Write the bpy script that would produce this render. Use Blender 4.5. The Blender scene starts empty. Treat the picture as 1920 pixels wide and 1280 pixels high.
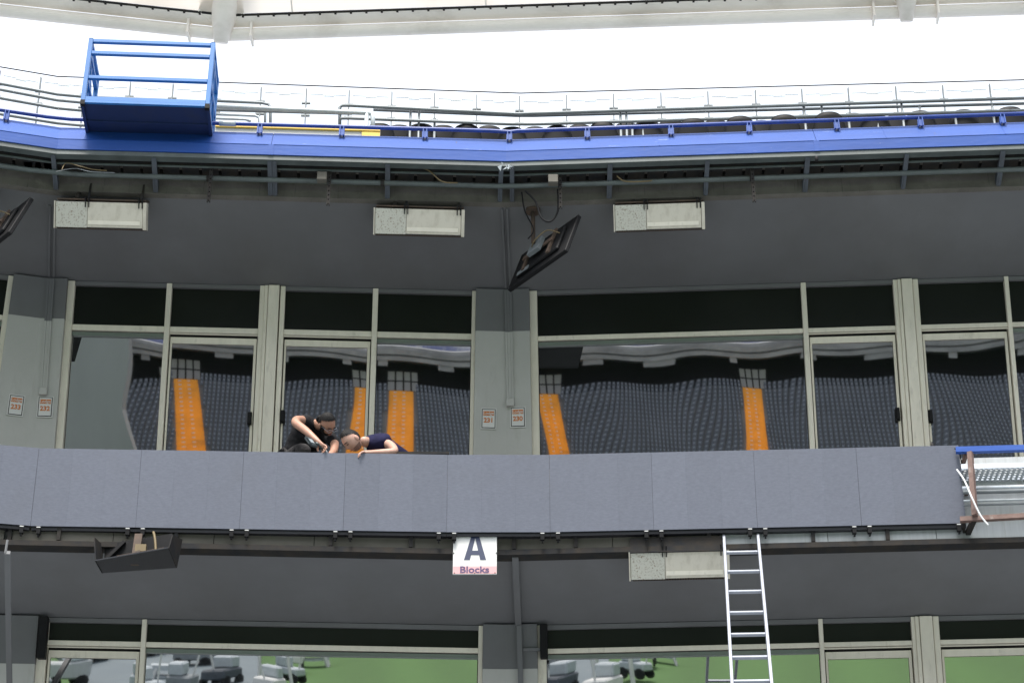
import bpy, bmesh, math, random
from math import sin, cos, tan, radians as R, pi
from mathutils import Vector as V, Matrix
random.seed(7)
SC = bpy.context.scene
COL = SC.collection

# ------------------------------------------------------------------ camera
PITCH, FPX = R(32.0), 4000.0
CAM = V((0, 0, 1.7))
FW = V((0, cos(PITCH), sin(PITCH))); UP = V((0, -sin(PITCH), cos(PITCH))); RT = V((1, 0, 0))
cd = bpy.data.cameras.new('camera'); cam = bpy.data.objects.new('camera', cd); COL.objects.link(cam)
cam.location = CAM; cam.rotation_euler = (pi / 2 + PITCH, 0, 0)
cd.sensor_width = 36; cd.lens = FPX / 1920 * 36; cd.clip_end = 2000; cd.clip_start = 0.5
SC.camera = cam

# ------------------------------------------------------------------ light
SUN_EL, SUN_AZ = R(64), R(190)      # azimuth: direction the light comes from, behind the camera
w = bpy.data.worlds.new('World'); SC.world = w; w.use_nodes = True
nt = w.node_tree; nt.nodes.clear()
o_ = nt.nodes.new('ShaderNodeOutputWorld'); bg = nt.nodes.new('ShaderNodeBackground')
sk = nt.nodes.new('ShaderNodeTexSky'); sk.sky_type = 'NISHITA'; sk.sun_disc = False
sk.sun_elevation = SUN_EL; sk.sun_rotation = SUN_AZ; sk.dust_density = 6; sk.air_density = 1.2; sk.ozone_density = 1.0
mx = nt.nodes.new('ShaderNodeMix'); mx.data_type = 'RGBA'; mx.inputs[0].default_value = 0.55
mx.inputs[7].default_value = (11.5, 12.0, 12.8, 1)      # even bright cloud veil
nt.links.new(sk.outputs[0], mx.inputs[6]); nt.links.new(mx.outputs[2], bg.inputs[0])
bg.inputs[1].default_value = 0.10; nt.links.new(bg.outputs[0], o_.inputs[0])
sl = bpy.data.lights.new('sun', 'SUN'); sl.energy = 2.9; sl.angle = R(18); sl.color = (1, .97, .92)
so = bpy.data.objects.new('sun', sl); COL.objects.link(so)
d = V((sin(SUN_AZ) * cos(SUN_EL), cos(SUN_AZ) * cos(SUN_EL), sin(SUN_EL)))
so.rotation_euler = d.to_track_quat('Z', 'Y').to_euler(); so.location = (0, -20, 40)
SC.view_settings.view_transform = 'Standard'; SC.view_settings.look = 'None'
SC.view_settings.gamma = 1; SC.view_settings.use_curve_mapping = False
SC.view_settings.exposure = 1.0
SC.render.engine = 'CYCLES'
SC.cycles.max_bounces = 8; SC.cycles.diffuse_bounces = 5

# ------------------------------------------------------------------ helpers
class MB:
    def __init__(s): s.v = []; s.f = []; s.m = []; s.mi = 0
    def add(s, vs, fs):
        b = len(s.v); s.v += [V(p) for p in vs]
        for f in fs: s.f.append([b + i for i in f]); s.m.append(s.mi)
        return s
    def hexa(s, p):      # 4 bottom, 4 top
        return s.add(p, [(3, 2, 1, 0), (4, 5, 6, 7), (0, 1, 5, 4), (1, 2, 6, 5), (2, 3, 7, 6), (3, 0, 4, 7)])
    def box(s, fr, x0, x1, y0, y1, z0, z1):
        g = fr.w
        return s.hexa([g(x0, y0, z0), g(x1, y0, z0), g(x1, y1, z0), g(x0, y1, z0), g(x0, y0, z1), g(x1, y0, z1), g(x1, y1, z1), g(x0, y1, z1)])
    def tube(s, pts, r, n=8, cap=True, r2=None):
        pts = [V(p) for p in pts]; k = len(pts); rings = []
        pr = None
        for i, p in enumerate(pts):
            t = (pts[min(i + 1, k - 1)] - pts[max(i - 1, 0)]).normalized()
            if pr is None: a = t.orthogonal().normalized()
            else: a = (pr - t * pr.dot(t)).normalized()
            pr = a; b = t.cross(a)
            rr = r if r2 is None else r + (r2 - r) * i / (k - 1)
            rings.append([p + a * rr * cos(2 * pi * j / n) + b * rr * sin(2 * pi * j / n) for j in range(n)])
        vs = [q for g in rings for q in g]
        fs = [(i * n + j, i * n + (j + 1) % n, (i + 1) * n + (j + 1) % n, (i + 1) * n + j) for i in range(k - 1) for j in range(n)]
        if cap: fs += [tuple(range(n))[::-1], tuple((k - 1) * n + j for j in range(n))]
        return s.add(vs, fs)
    def bar(s, p, q, wd, hg, up=V((0, 0, 1))):        # rectangular bar
        p = V(p); q = V(q); t = (q - p).normalized(); a = t.cross(up).normalized() * wd / 2; b = a.cross(t).normalized() * hg / 2
        return s.hexa([p - a - b, p + a - b, p + a + b, p - a + b, q - a - b, q + a - b, q + a + b, q - a + b])
    def ell(s, c, rx, ry, rz, M=None, n=14, fn=None):
        vs = []; fs = []; c = V(c)
        for i in range(n + 1):
            th = pi * i / n
            for j in range(2 * n):
                ph = pi * j / n
                p = V((sin(th) * cos(ph), sin(th) * sin(ph), cos(th)))
                if fn: p = fn(p)
                q = V((p.x * rx, p.y * ry, p.z * rz))
                if M: q = M @ q
                vs.append(c + q)
        m = 2 * n
        for i in range(n):
            for j in range(m): fs.append((i * m + j, (i + 1) * m + j, (i + 1) * m + (j + 1) % m, i * m + (j + 1) % m))
        return s.add(vs, fs)
    def build(s, name, mat, parent=None, smooth=False, bevel=0):
        if parent is not None: off = wloc(parent)
        else:
            xs = [p.x for p in s.v]; ys = [p.y for p in s.v]; zs = [p.z for p in s.v]
            off = V(((min(xs) + max(xs)) / 2, (min(ys) + max(ys)) / 2, min(zs)))
        me = bpy.data.meshes.new(name); me.from_pydata([tuple(p - off) for p in s.v], [], s.f)
        for q in (mat if isinstance(mat, (list, tuple)) else [mat]): me.materials.append(q)
        if isinstance(mat, (list, tuple)): me.polygons.foreach_set('material_index', s.m)
        bm = bmesh.new(); bm.from_mesh(me); bmesh.ops.remove_doubles(bm, verts=bm.verts, dist=1e-5)
        bmesh.ops.recalc_face_normals(bm, faces=bm.faces)
        if bevel:
            bmesh.ops.bevel(bm, geom=list(bm.edges), offset=bevel, segments=1, affect='EDGES', clamp_overlap=True)
        bm.to_mesh(me); bm.free()
        if smooth: me.polygons.foreach_set('use_smooth', [True] * len(me.polygons))
        ob = bpy.data.objects.new(name, me); COL.objects.link(ob)
        if parent is not None: ob.parent = parent; ob['_o'] = tuple(off)
        else: ob.location = off; ob['_o'] = tuple(off)
        return ob
def wloc(o): return V(o['_o'])
def thing(name, label, cat, loc, group=None):
    o = bpy.data.objects.new(name, None); COL.objects.link(o); o.location = loc; o['_o'] = tuple(loc); o.empty_display_size = .1
    return tag(o, label, cat, group)
def tag(o, label, cat, group=None, kind=None):
    if label: o['label'] = label
    if cat: o['category'] = cat
    if group: o['group'] = group
    if kind: o['kind'] = kind
    return o
def struct(o): o['kind'] = 'structure'; return o
def dup(o, parent=None):
    c = o.copy(); COL.objects.link(c)
    if parent is not None: c.parent = parent
    for ch in [x for x in bpy.data.objects if x.parent == o]: dup(ch, c)
    return c
class Fr:
    def __init__(s, O, ex, ey, ez): s.O = V(O); s.ex = V(ex); s.ey = V(ey); s.ez = V(ez)
    def w(s, x, y, z): return s.O + s.ex * x + s.ey * y + s.ez * z
    def hit(s, px, py, y=0):          # camera ray against the plane y = const of this frame -> (x, z)
        dr = FW + RT * ((px - 960) / FPX) + UP * ((640 - py) / FPX)
        P0 = s.O + s.ey * y
        p = CAM + dr * ((P0 - CAM).dot(s.ey) / dr.dot(s.ey)) - s.O
        return p.dot(s.ex), p.dot(s.ez)
def at(px, py, Y):
    dr = FW + RT * ((px - 960) / FPX) + UP * ((640 - py) / FPX)
    return CAM + dr * (Y / dr.y)
def zfit(px, py, z):
    dr = FW + RT * ((px - 960) / FPX) + UP * ((640 - py) / FPX); return CAM + dr * ((z - CAM.z) / dr.z)
WF = Fr((0, 0, 0), (1, 0, 0), (0, 1, 0), (0, 0, 1))

# ------------------------------------------------------------------ materials
def mat(name, col, rough=.6, metal=0, var=.12, scale=3, spec=.5, col2=None, bump=0, stretch=None, thr=None, bscale=None):
    m = bpy.data.materials.new(name); m.use_nodes = True; t = m.node_tree; b = t.nodes['Principled BSDF']
    b.inputs['Roughness'].default_value = rough; b.inputs['Metallic'].default_value = metal
    b.inputs['Specular IOR Level'].default_value = spec
    co = t.nodes.new('ShaderNodeTexCoord'); mp = t.nodes.new('ShaderNodeMapping')
    t.links.new(co.outputs['Object'], mp.inputs[0])
    if stretch: mp.inputs['Scale'].default_value = stretch
    n = t.nodes.new('ShaderNodeTexNoise'); n.inputs['Scale'].default_value = scale; n.inputs['Detail'].default_value = 6; n.inputs['Roughness'].default_value = .62
    t.links.new(mp.outputs[0], n.inputs['Vector'])
    cr = t.nodes.new('ShaderNodeValToRGB'); t.links.new(n.outputs[0], cr.inputs[0])
    a, c2 = thr or (.3, .7)
    cr.color_ramp.elements[0].position = a; cr.color_ramp.elements[1].position = c2
    lo = col2 if col2 else tuple(c * (1 - var) for c in col); hi = col if col2 else tuple(min(1, c * (1 + var)) for c in col)
    cr.color_ramp.elements[0].color = (*lo, 1); cr.color_ramp.elements[1].color = (*hi, 1)
    t.links.new(cr.outputs[0], b.inputs['Base Color'])
    if bump:
        n2 = t.nodes.new('ShaderNodeTexNoise'); n2.inputs['Scale'].default_value = bscale or scale * 6; n2.inputs['Detail'].default_value = 4
        t.links.new(mp.outputs[0], n2.inputs['Vector'])
        bu = t.nodes.new('ShaderNodeBump'); bu.inputs['Strength'].default_value = bump; bu.inputs['Distance'].default_value = .02
        t.links.new(n2.outputs[0], bu.inputs['Height']); t.links.new(bu.outputs[0], b.inputs['Normal'])
    return m
M = {}
M['dark_paint'] = mat('dark_paint', (.152, .155, .160), .8, var=.10, scale=.7, bump=.06, bscale=9)
M['light_paint'] = mat('light_paint', (.45, .45, .425), .7, var=.07, scale=1.3, bump=.05, bscale=30)
M['raw_concrete'] = mat('raw_concrete', (.155, .145, .125), .85, scale=3.5, col2=(.095, .088, .075), bump=.2)
M['alu'] = mat('anodised_frame', (.78, .73, .62), .45, var=.06, scale=2, stretch=(6, 6, .6))
M['alu_dark'] = mat('green_grey_rail', (.16, .19, .165), .4, var=.1)
M['black'] = mat('black_plastic', (.010, .010, .011), .65, spec=.2, var=.2, scale=8)
M['gap'] = mat('black_gasket', (.01, .01, .01), .8)
M['transom'] = mat('black_transom_panel', (.008, .010, .008), .35, var=.2, scale=2, spec=.25)
M['led_frame'] = mat('led_frame_black', (.012, .012, .016), .5)
M['blue'] = mat('blue_ledge_paint', (.018, .080, .345), .5, spec=.3, scale=2.2, col2=(.013, .060, .265), stretch=(.6, 1, 2), bump=.08)
M['blue_rail'] = mat('blue_pipe_paint', (.022, .06, .30), .4, scale=9, col2=(.014, .036, .18))
M['cage'] = mat('bright_blue_paint', (.024, .150, .43), .45, var=.12, scale=4)
M['cage_dark'] = mat('navy_sheet', (.010, .026, .105), .6, scale=3, col2=(.007, .018, .07))
M['steel'] = mat('galvanised_grey', (.19, .21, .22), .5, metal=.2, var=.18, scale=6)
M['steel_light'] = mat('pale_grey_pipe', (.42, .46, .48), .45, metal=.1, var=.12, scale=6)
M['bracket'] = mat('bracket_grey_blue', (.075, .09, .11), .55, scale=7, col2=(.045, .05, .06))
M['dark_steel'] = mat('dark_steel', (.020, .022, .025), .85, spec=.15, scale=7, col2=(.04, .034, .028))
M['pipe'] = mat('grey_green_pipe', (.095, .115, .112), .5, scale=5, col2=(.06, .072, .07))
M['seat'] = mat('black_seat_plastic', (.006, .006, .007), .6, var=.2, spec=.18)
M['heater'] = mat('heater_enamel', (.62, .58, .49), .6, spec=.25, scale=6, col2=(.46, .42, .34), thr=(.25, .55), stretch=(2, 2, .4))
M['rust'] = mat('rust_spots', (.54, .53, .46), .7, scale=70, col2=(.24, .19, .14), thr=(.33, .47), stretch=(1, 1, .6))
M['rusty'] = mat('rusty_steel', (.10, .065, .045), .8, scale=12, col2=(.05, .038, .03))
M['white'] = mat('white_sheet', (.62, .62, .60), .5, var=.05)
M['yellow'] = mat('yellow_trim', (.72, .48, .06), .5, var=.1)
M['orange'] = mat('orange_print', (.55, .17, .035), .6, var=.05)
M['navy'] = mat('navy_print', (.022, .032, .075), .55, var=.1)
M['plum'] = mat('plum_print', (.085, .05, .13), .55, var=.1)
M['pink'] = mat('pink_print', (.60, .33, .34), .55, var=.04)
M['alu_bright'] = mat('bright_ladder_aluminium', (.36, .38, .43), .45, metal=.5, var=.08, scale=20)
M['zinc'] = mat('zinc_tray', (.60, .64, .68), .35, metal=.6, var=.1, scale=15)
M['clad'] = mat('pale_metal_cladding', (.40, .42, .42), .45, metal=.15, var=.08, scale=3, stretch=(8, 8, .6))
M['brown'] = mat('brown_primer_steel', (.19, .12, .10), .7, scale=14, col2=(.10, .06, .05))
M['membrane'] = None
M['roof_steel'] = mat('cream_roof_steel', (.90, .84, .78), .5, scale=1.2, col2=(.74, .68, .62), thr=(.3, .55), stretch=(.5, 1, 1))
M['cable_y'] = mat('ochre_cable', (.15, .11, .05), .6)
M['cable_w'] = mat('white_cable', (.75, .76, .76), .5)
M['skin'] = mat('skin', (.46, .265, .19), .5, scale=18, col2=(.37, .20, .14)); M['skin'].node_tree.nodes['Principled BSDF'].inputs['Subsurface Weight'].default_value = .06
M['skin2'] = mat('fair_skin', (.55, .35, .275), .5, scale=18, col2=(.44, .265, .20)); M['skin2'].node_tree.nodes['Principled BSDF'].inputs['Subsurface Weight'].default_value = .06
M['hair'] = mat('black_hair', (.004, .004, .004), .55, spec=.25, scale=60, col2=(.010, .009, .009), stretch=(1, 1, .2), bump=.5, bscale=220)
M['stubble'] = mat('beard_stubble', (.30, .17, .13), .8, scale=140, col2=(.07, .045, .04), bump=.2)
M['tee_black'] = mat('black_cotton', (.013, .013, .015), .9, var=.25, scale=12, spec=.2, bump=1.0, bscale=11)
M['tee_navy'] = mat('navy_cotton', (.014, .014, .046), .9, var=.25, scale=12, spec=.2, bump=1.0, bscale=11)
M['trousers'] = mat('charcoal_cotton', (.035, .033, .034), .9, var=.3, scale=16, spec=.2, bump=1.0, bscale=13)
M['drill'] = mat('drill_casing', (.05, .07, .075), .35, scale=40, col2=(.02, .025, .028))
M['grass'] = mat('pitch_grass', (.062, .14, .030), .9, scale=1.6, col2=(.052, .118, .026))
M['track'] = mat('grey_track', (.20, .22, .24), .9, var=.1, scale=.2)
M['clad_dim'] = mat('shaded_slab_sheet', (.13, .12, .10), .8, scale=3, col2=(.09, .085, .07))  # cladding colour with the shade of the display put in
M['tarp'] = mat('blue_grey_tarpaulin', (.13, .165, .18), .6, scale=.15, col2=(.09, .12, .14))
M['lime'] = mat('lime_green_paint', (.26, .36, .05), .5)
M['side_seats'] = mat('side_seating', (.08, .085, .10), .8, scale=.3)
M['pylon'] = mat('pale_pylon_concrete', (.34, .35, .35), .85, scale=.12, col2=(.26, .27, .27), stretch=(1, 1, .3))
M['concrete'] = mat('stand_concrete', (.20, .20, .20), .9, var=.12, scale=.4)
M['orange_step'] = mat('orange_aisle', (.95, .42, .04), .6, var=.08, scale=1)
M['glare'] = mat('seat_glare', (.24, .26, .30), .5)  # pale patches on the far seats, painting their glare
M['stand_seat'] = mat('stand_seat_dark', (.060, .070, .090), .35, var=.25, scale=.6)
M['blue_seat'] = mat('upper_seat_blue', (.20, .22, .36), .6, scale=.35, col2=(.5, .5, .52), thr=(.42, .5))
M['ring'] = mat('ring_panels', (.36, .36, .35), .6, scale=.35, col2=(.17, .17, .17), stretch=(1, 1, 2))
def emcheck(): pass
# translucent roof skin
m = bpy.data.materials.new('roof_membrane'); m.use_nodes = True; t = m.node_tree; b = t.nodes['Principled BSDF']
b.inputs['Base Color'].default_value = (.80, .74, .68, 1); b.inputs['Roughness'].default_value = .7
tr = t.nodes.new('ShaderNodeBsdfTranslucent'); tr.inputs[0].default_value = (.8, .72, .63, 1)
n = t.nodes.new('ShaderNodeTexNoise'); n.inputs['Scale'].default_value = .5; n.inputs['Detail'].default_value = 5
cr = t.nodes.new('ShaderNodeValToRGB'); cr.color_ramp.elements[0].color = (.66, .57, .48, 1); cr.color_ramp.elements[1].color = (.85, .79, .72, 1)
cr.color_ramp.elements[0].position = .3; cr.color_ramp.elements[1].position = .55
co = t.nodes.new('ShaderNodeTexCoord'); t.links.new(co.outputs['Object'], n.inputs['Vector']); t.links.new(n.outputs[0], cr.inputs[0]); t.links.new(cr.outputs[0], tr.inputs[0])
mi = t.nodes.new('ShaderNodeMixShader'); mi.inputs[0].default_value = .38
t.links.new(b.outputs[0], mi.inputs[1]); t.links.new(tr.outputs[0], mi.inputs[2]); t.links.new(mi.outputs[0], t.nodes['Material Output'].inputs[0])
M['membrane'] = m
# coated, strongly reflecting window glass
m = bpy.data.materials.new('reflective_window_glass'); m.use_nodes = True; t = m.node_tree; b = t.nodes['Principled BSDF']
b.inputs['Base Color'].default_value = (.006, .008, .008, 1); b.inputs['Roughness'].default_value = .012
b.inputs['IOR'].default_value = 5.2
M['glass'] = m
# clear balustrade glass
m = bpy.data.materials.new('clear_glass'); m.use_nodes = True; t = m.node_tree; t.nodes.clear()
o2 = t.nodes.new('ShaderNodeOutputMaterial'); g = t.nodes.new('ShaderNodeBsdfGlossy'); g.inputs['Roughness'].default_value = .02
tp = t.nodes.new('ShaderNodeBsdfTransparent'); tp.inputs[0].default_value = (.93, .95, .95, 1)
mi = t.nodes.new('ShaderNodeMixShader'); mi.inputs[0].default_value = .05
t.links.new(tp.outputs[0], mi.inputs[1]); t.links.new(g.outputs[0], mi.inputs[2]); t.links.new(mi.outputs[0], o2.inputs[0]); M['clear'] = m
# LED face: fine 10 mm pixel grid
m = mat('led_face', (.128, .139, .174), .6, var=.16, scale=26, spec=.35, stretch=(1, 1, 3), thr=(.2, .8)); t = m.node_tree; b = t.nodes['Principled BSDF']
co = [q for q in t.nodes if q.type == 'TEX_COORD'][0]; rp = [q for q in t.nodes if q.type == 'VALTORGB'][0]
sx = t.nodes.new('ShaderNodeSeparateXYZ'); t.links.new(co.outputs['Object'], sx.inputs[0])
outs = []
for ax in ('X', 'Z'):
    a = t.nodes.new('ShaderNodeMath'); a.operation = 'MULTIPLY'; a.inputs[1].default_value = 2 * pi / .0102; t.links.new(sx.outputs[ax], a.inputs[0])
    c = t.nodes.new('ShaderNodeMath'); c.operation = 'COSINE'; t.links.new(a.outputs[0], c.inputs[0]); outs.append(c)
ad = t.nodes.new('ShaderNodeMath'); ad.operation = 'ADD'; t.links.new(outs[0].outputs[0], ad.inputs[0]); t.links.new(outs[1].outputs[0], ad.inputs[1])
ma = t.nodes.new('ShaderNodeMath'); ma.operation = 'MULTIPLY_ADD'; ma.inputs[1].default_value = .17; ma.inputs[2].default_value = 1.0; t.links.new(ad.outputs[0], ma.inputs[0])
vm = t.nodes.new('ShaderNodeVectorMath'); vm.operation = 'SCALE'; t.links.new(rp.outputs[0], vm.inputs[0]); t.links.new(ma.outputs[0], vm.inputs['Scale'])
t.links.new(vm.outputs[0], b.inputs['Base Color']); M['led'] = m
def wear(m, col, lo, hi, scale, stretch, amt=.8, seed=0.0):
    t = m.node_tree; b = t.nodes['Principled BSDF']; src = b.inputs['Base Color'].links[0].from_socket
    co = [q for q in t.nodes if q.type == 'TEX_COORD'][0]; mp = t.nodes.new('ShaderNodeMapping'); mp.inputs['Scale'].default_value = stretch; mp.inputs['Location'].default_value = (seed, seed, seed)
    t.links.new(co.outputs['Object'], mp.inputs[0]); n = t.nodes.new('ShaderNodeTexNoise'); n.inputs['Scale'].default_value = scale; n.inputs['Detail'].default_value = 5; n.inputs['Roughness'].default_value = .65
    t.links.new(mp.outputs[0], n.inputs['Vector']); r = t.nodes.new('ShaderNodeMapRange'); r.inputs[1].default_value = lo; r.inputs[2].default_value = hi; r.inputs[4].default_value = amt
    t.links.new(n.outputs[0], r.inputs[0]); mi = t.nodes.new('ShaderNodeMix'); mi.data_type = 'RGBA'; t.links.new(r.outputs[0], mi.inputs[0]); t.links.new(src, mi.inputs[6]); mi.inputs[7].default_value = (*col, 1)
    t.links.new(mi.outputs[2], b.inputs['Base Color'])
def vary(m, amt):
    t = m.node_tree; b = t.nodes['Principled BSDF']; src = b.inputs['Base Color'].links[0].from_socket
    oi = t.nodes.new('ShaderNodeObjectInfo'); r = t.nodes.new('ShaderNodeMapRange'); r.inputs[3].default_value = 1 - amt; r.inputs[4].default_value = 1 + amt; t.links.new(oi.outputs['Random'], r.inputs[0])
    vm = t.nodes.new('ShaderNodeVectorMath'); vm.operation = 'SCALE'; t.links.new(src, vm.inputs[0]); t.links.new(r.outputs[0], vm.inputs['Scale']); t.links.new(vm.outputs[0], b.inputs['Base Color'])
wear(M['blue'], (.30, .36, .50), .66, .74, 7, (.5, 1, 3), .7); wear(M['blue'], (.07, .06, .06), .68, .76, 5, (3, 1, .35), .6, 9); vary(M['blue'], .06)
wear(M['blue_rail'], (.45, .50, .58), .68, .73, 9, (1, 1, 1), .8)
wear(M['cage'], (.30, .36, .42), .68, .75, 14, (1, 1, 1), .6); vary(M['cage'], .08)
wear(M['cage_dark'], (.02, .022, .03), .5, .8, 3, (1, 1, 1), .6)
wear(M['dark_paint'], (.115, .112, .108), .45, .75, .9, (1, .5, .8), .55); wear(M['dark_paint'], (.17, .165, .155), .70, .76, 6, (1, .25, .5), .35, 4)
wear(M['light_paint'], (.30, .29, .25), .55, .8, 2, (3, 3, .4), .5)
wear(M['raw_concrete'], (.03, .028, .024), .60, .72, 16, (2.5, 2.5, .12), .75); wear(M['raw_concrete'], (.26, .24, .20), .6, .75, 2.5, (1, 1, 1), .5, 5)
wear(M['alu'], (.34, .31, .25), .58, .8, 3, (5, 5, .5), .5); vary(M['alu'], .05)
wear(M['heater'], (.22, .15, .09), .66, .78, 18, (2, 2, .35), .7); wear(M['rust'], (.30, .20, .12), .6, .8, 12, (2, 2, .3), .6)
wear(M['roof_steel'], (.50, .43, .36), .56, .8, .8, (1, 1, 2), .55)
wear(M['clad'], (.24, .22, .18), .58, .78, 4, (5, 5, .35), .5); vary(M['clad'], .05)
wear(M['led'], (.11, .115, .13), .52, .8, 1.1, (1, 1, .7), .45, 3); vary(M['led'], .035)
wear(M['alu_bright'], (.30, .30, .30), .6, .75, 16, (1, 1, 1), .5); wear(M['brown'], (.30, .27, .25), .6, .75, 20, (1, 1, .3), .6)
wear(M['orange_step'], (.42, .20, .05), .52, .75, .35, (1, 1, 1), .6); wear(M['stand_seat'], (.12, .13, .15), .5, .7, .12, (1, 1, 1), .6)
wear(M['tee_black'], (.028, .028, .030), .5, .7, 9, (1, 1, .6), .7); wear(M['trousers'], (.06, .058, .06), .5, .7, 9, (1, 1, .4), .7)
wear(M['skin'], (.36, .16, .10), .5, .75, 9, (1, 1, 1), .5); wear(M['skin2'], (.52, .23, .16), .5, .75, 9, (1, 1, 1), .5)
# mown stripes and painted look on the pitch are procedural
t = M['grass'].node_tree; rp = [q for q in t.nodes if q.type == 'VALTORGB'][0]; b = t.nodes['Principled BSDF']
co = [q for q in t.nodes if q.type == 'TEX_COORD'][0]; wv = t.nodes.new('ShaderNodeTexWave'); wv.inputs['Scale'].default_value = .055; wv.inputs['Distortion'].default_value = .3
t.links.new(co.outputs['Object'], wv.inputs[0]); vm = t.nodes.new('ShaderNodeVectorMath'); vm.operation = 'SCALE'
ma = t.nodes.new('ShaderNodeMath'); ma.operation = 'MULTIPLY_ADD'; ma.inputs[1].default_value = .18; ma.inputs[2].default_value = .9
t.links.new(wv.outputs['Fac'], ma.inputs[0]); t.links.new(ma.outputs[0], vm.inputs['Scale']); t.links.new(rp.outputs[0], vm.inputs[0]); t.links.new(vm.outputs[0], b.inputs['Base Color'])

# ------------------------------------------------------------------ facade layout: three facets L (left), B (middle), A (right)
YB, YA, YL = R(2.6), R(-3.2), R(14)
ZC2, ZF2, ZC1, ZF1 = 14.58, 10.95, 10.59, 6.98      # upper ceiling, upper floor, lower ceiling, lower floor
TILT = R(14.5)
def axes(y): return V((cos(y), sin(y), 0)), V((-sin(y), cos(y), 0))
uB, nB = axes(YB); uA, nA = axes(YA); uL, nL = axes(YL)
C0 = V((-.06, 19.6, 0))
def K0(d): return C0 + V((0, -d, 0))
def K1(d):
    O = C0 - nB * d; x = -5.09 + .23 * d
    return O + uB * ((x - O.x) / uB.x)
def pt(st, d, z):
    k, s = st
    p = {'A': lambda: K0(d) + uA * s, 'B': lambda: C0 - nB * d + uB * s, 'L': lambda: K1(d) + uL * s, 'K0': lambda: K0(d), 'K1': lambda: K1(d)}[k]()
    return V((p.x, p.y, z))
EA, EL = ('A', 9.5), ('L', -4.5)
FULL = [EL, ('K1', 0), ('K0', 0), EA]
FB = Fr(C0, uB, nB, (0, 0, 1)); FA = Fr(C0, uA, nA, (0, 0, 1)); FL = Fr(K1(0), uL, nL, (0, 0, 1))
FRS = {'A': FA, 'B': FB, 'L': FL}
def sweep(mb, prof, sts):
    n = len(prof); b = len(mb.v)
    vs = [pt(st, d, z) for st in sts for d, z in prof]
    fs = [(i * n + j, i * n + (j + 1) % n, (i + 1) * n + (j + 1) % n, (i + 1) * n + j) for i in range(len(sts) - 1) for j in range(n)]
    fs += [tuple(range(n))[::-1], tuple((len(sts) - 1) * n + j for j in range(n))]
    return mb.add(vs, fs)
def rect(d0, d1, z0, z1): return [(d0, z0), (d1, z0), (d1, z1), (d0, z1)]
def stx(px, py, d):          # station along the facade under a given image column
    k = 'A' if px > 950 else ('B' if px > 95 else 'L')
    f = FRS[k]
    if k == 'L': f = Fr(K1(d), uL, nL, (0, 0, 1)); return (k, f.hit(px, py, 0)[0])
    if k == 'A': f = Fr(K0(d), uA, nA, (0, 0, 1)); return (k, f.hit(px, py, 0)[0])
    return (k, f.hit(px, py, -d)[0])
def wp(px, py, d):           # point of the facade layer d under an image point
    st = stx(px, py, d); k = st[0]
    f = {'A': Fr(K0(d), uA, nA, (0, 0, 1)), 'B': Fr(C0 - nB * d, uB, nB, (0, 0, 1)), 'L': Fr(K1(d), uL, nL, (0, 0, 1))}[k]
    x, z = f.hit(px, py, 0); return f.w(x, 0, z)

# ------------------------------------------------------------------ ground and the far side of the bowl (seen only as reflections; its roof ring out of sight)
struct(MB().box(WF, -600, 600, -600, 600, -.3, 0).build('ground', M['track']))
struct(MB().box(WF, -75, 75, -150, -17, .0, .02).build('pitch', M['grass']))

def arc(Rr, ang, z): return V((Rr * sin(ang), 20 - 200 + 120 - Rr * cos(ang), z))   # centre (0,-60)
RC = 120.0
def lathe(prof, a0, a1, n, name, mt):
    mb = MB(); k = len(prof)
    vs = [arc(r, a0 + (a1 - a0) * i / n, z) for i in range(n + 1) for r, z in prof]
    fs = [(i * k + j, i * k + j + 1, (i + 1) * k + j + 1, (i + 1) * k + j) for i in range(n) for j in range(k - 1)]
    mb.add(vs, fs); return mb.build(name, mt)
A0, A1 = R(-62), R(62)
NR = 42; r0, z0 = 90.0, 1.2; RW, RH = .80, .44
prof = [(r0, 0)]
for i in range(NR): prof += [(r0 + i * RW, z0 + i * RH), (r0 + (i + 1) * RW, z0 + i * RH)]
struct(lathe(prof, A0, A1, 480, 'lower_tier', M['concrete']))
zt = z0 + NR * RH; rt = r0 + NR * RW
def ang_of(deg):    # aisle seen from the boxes at this angle -> arc angle
    x = 200 * tan(R(deg)); return math.asin(x / RC)
AIS = [ang_of(-4.75), ang_of(1.25)]
HW = .0125
mb = MB()
for i in range(NR):
    for a in AIS:
        r = r0 + i * RW; zz = z0 + i * RH + .01; h = HW * RC / r / 1.15
        for q in range(1):
            p = [arc(r - .012, a - h, zz - RH), arc(r - .012, a + h, zz - RH), arc(r - .012, a + h, zz), arc(r - .012, a - h, zz), arc(r + RW - .02, a + h, zz), arc(r + RW - .02, a - h, zz)]
            mb.add(p, [(0, 1, 2, 3), (3, 2, 4, 5)])
tag(mb.build('aisle_steps', M['orange_step']), None, None, kind='structure')
mb = MB()
for i in range(NR):
    for a in AIS:
        r = r0 + i * RW; g_ = .16 / r; zz = z0 + i * RH - .10
        for of in (-.7 / r, .25 / r):
            mb.add([arc(r - .03, a + of - g_, zz - .12), arc(r - .03, a + of + g_, zz - .12), arc(r - .03, a + of + g_, zz), arc(r - .03, a + of - g_, zz)], [(0, 1, 2, 3)])
tag(mb.build('step_numbers', M['white']), 'pale marks on the steps of the orange aisles across the pitch', 'step marks', kind='stuff')
mb = MB()
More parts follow.
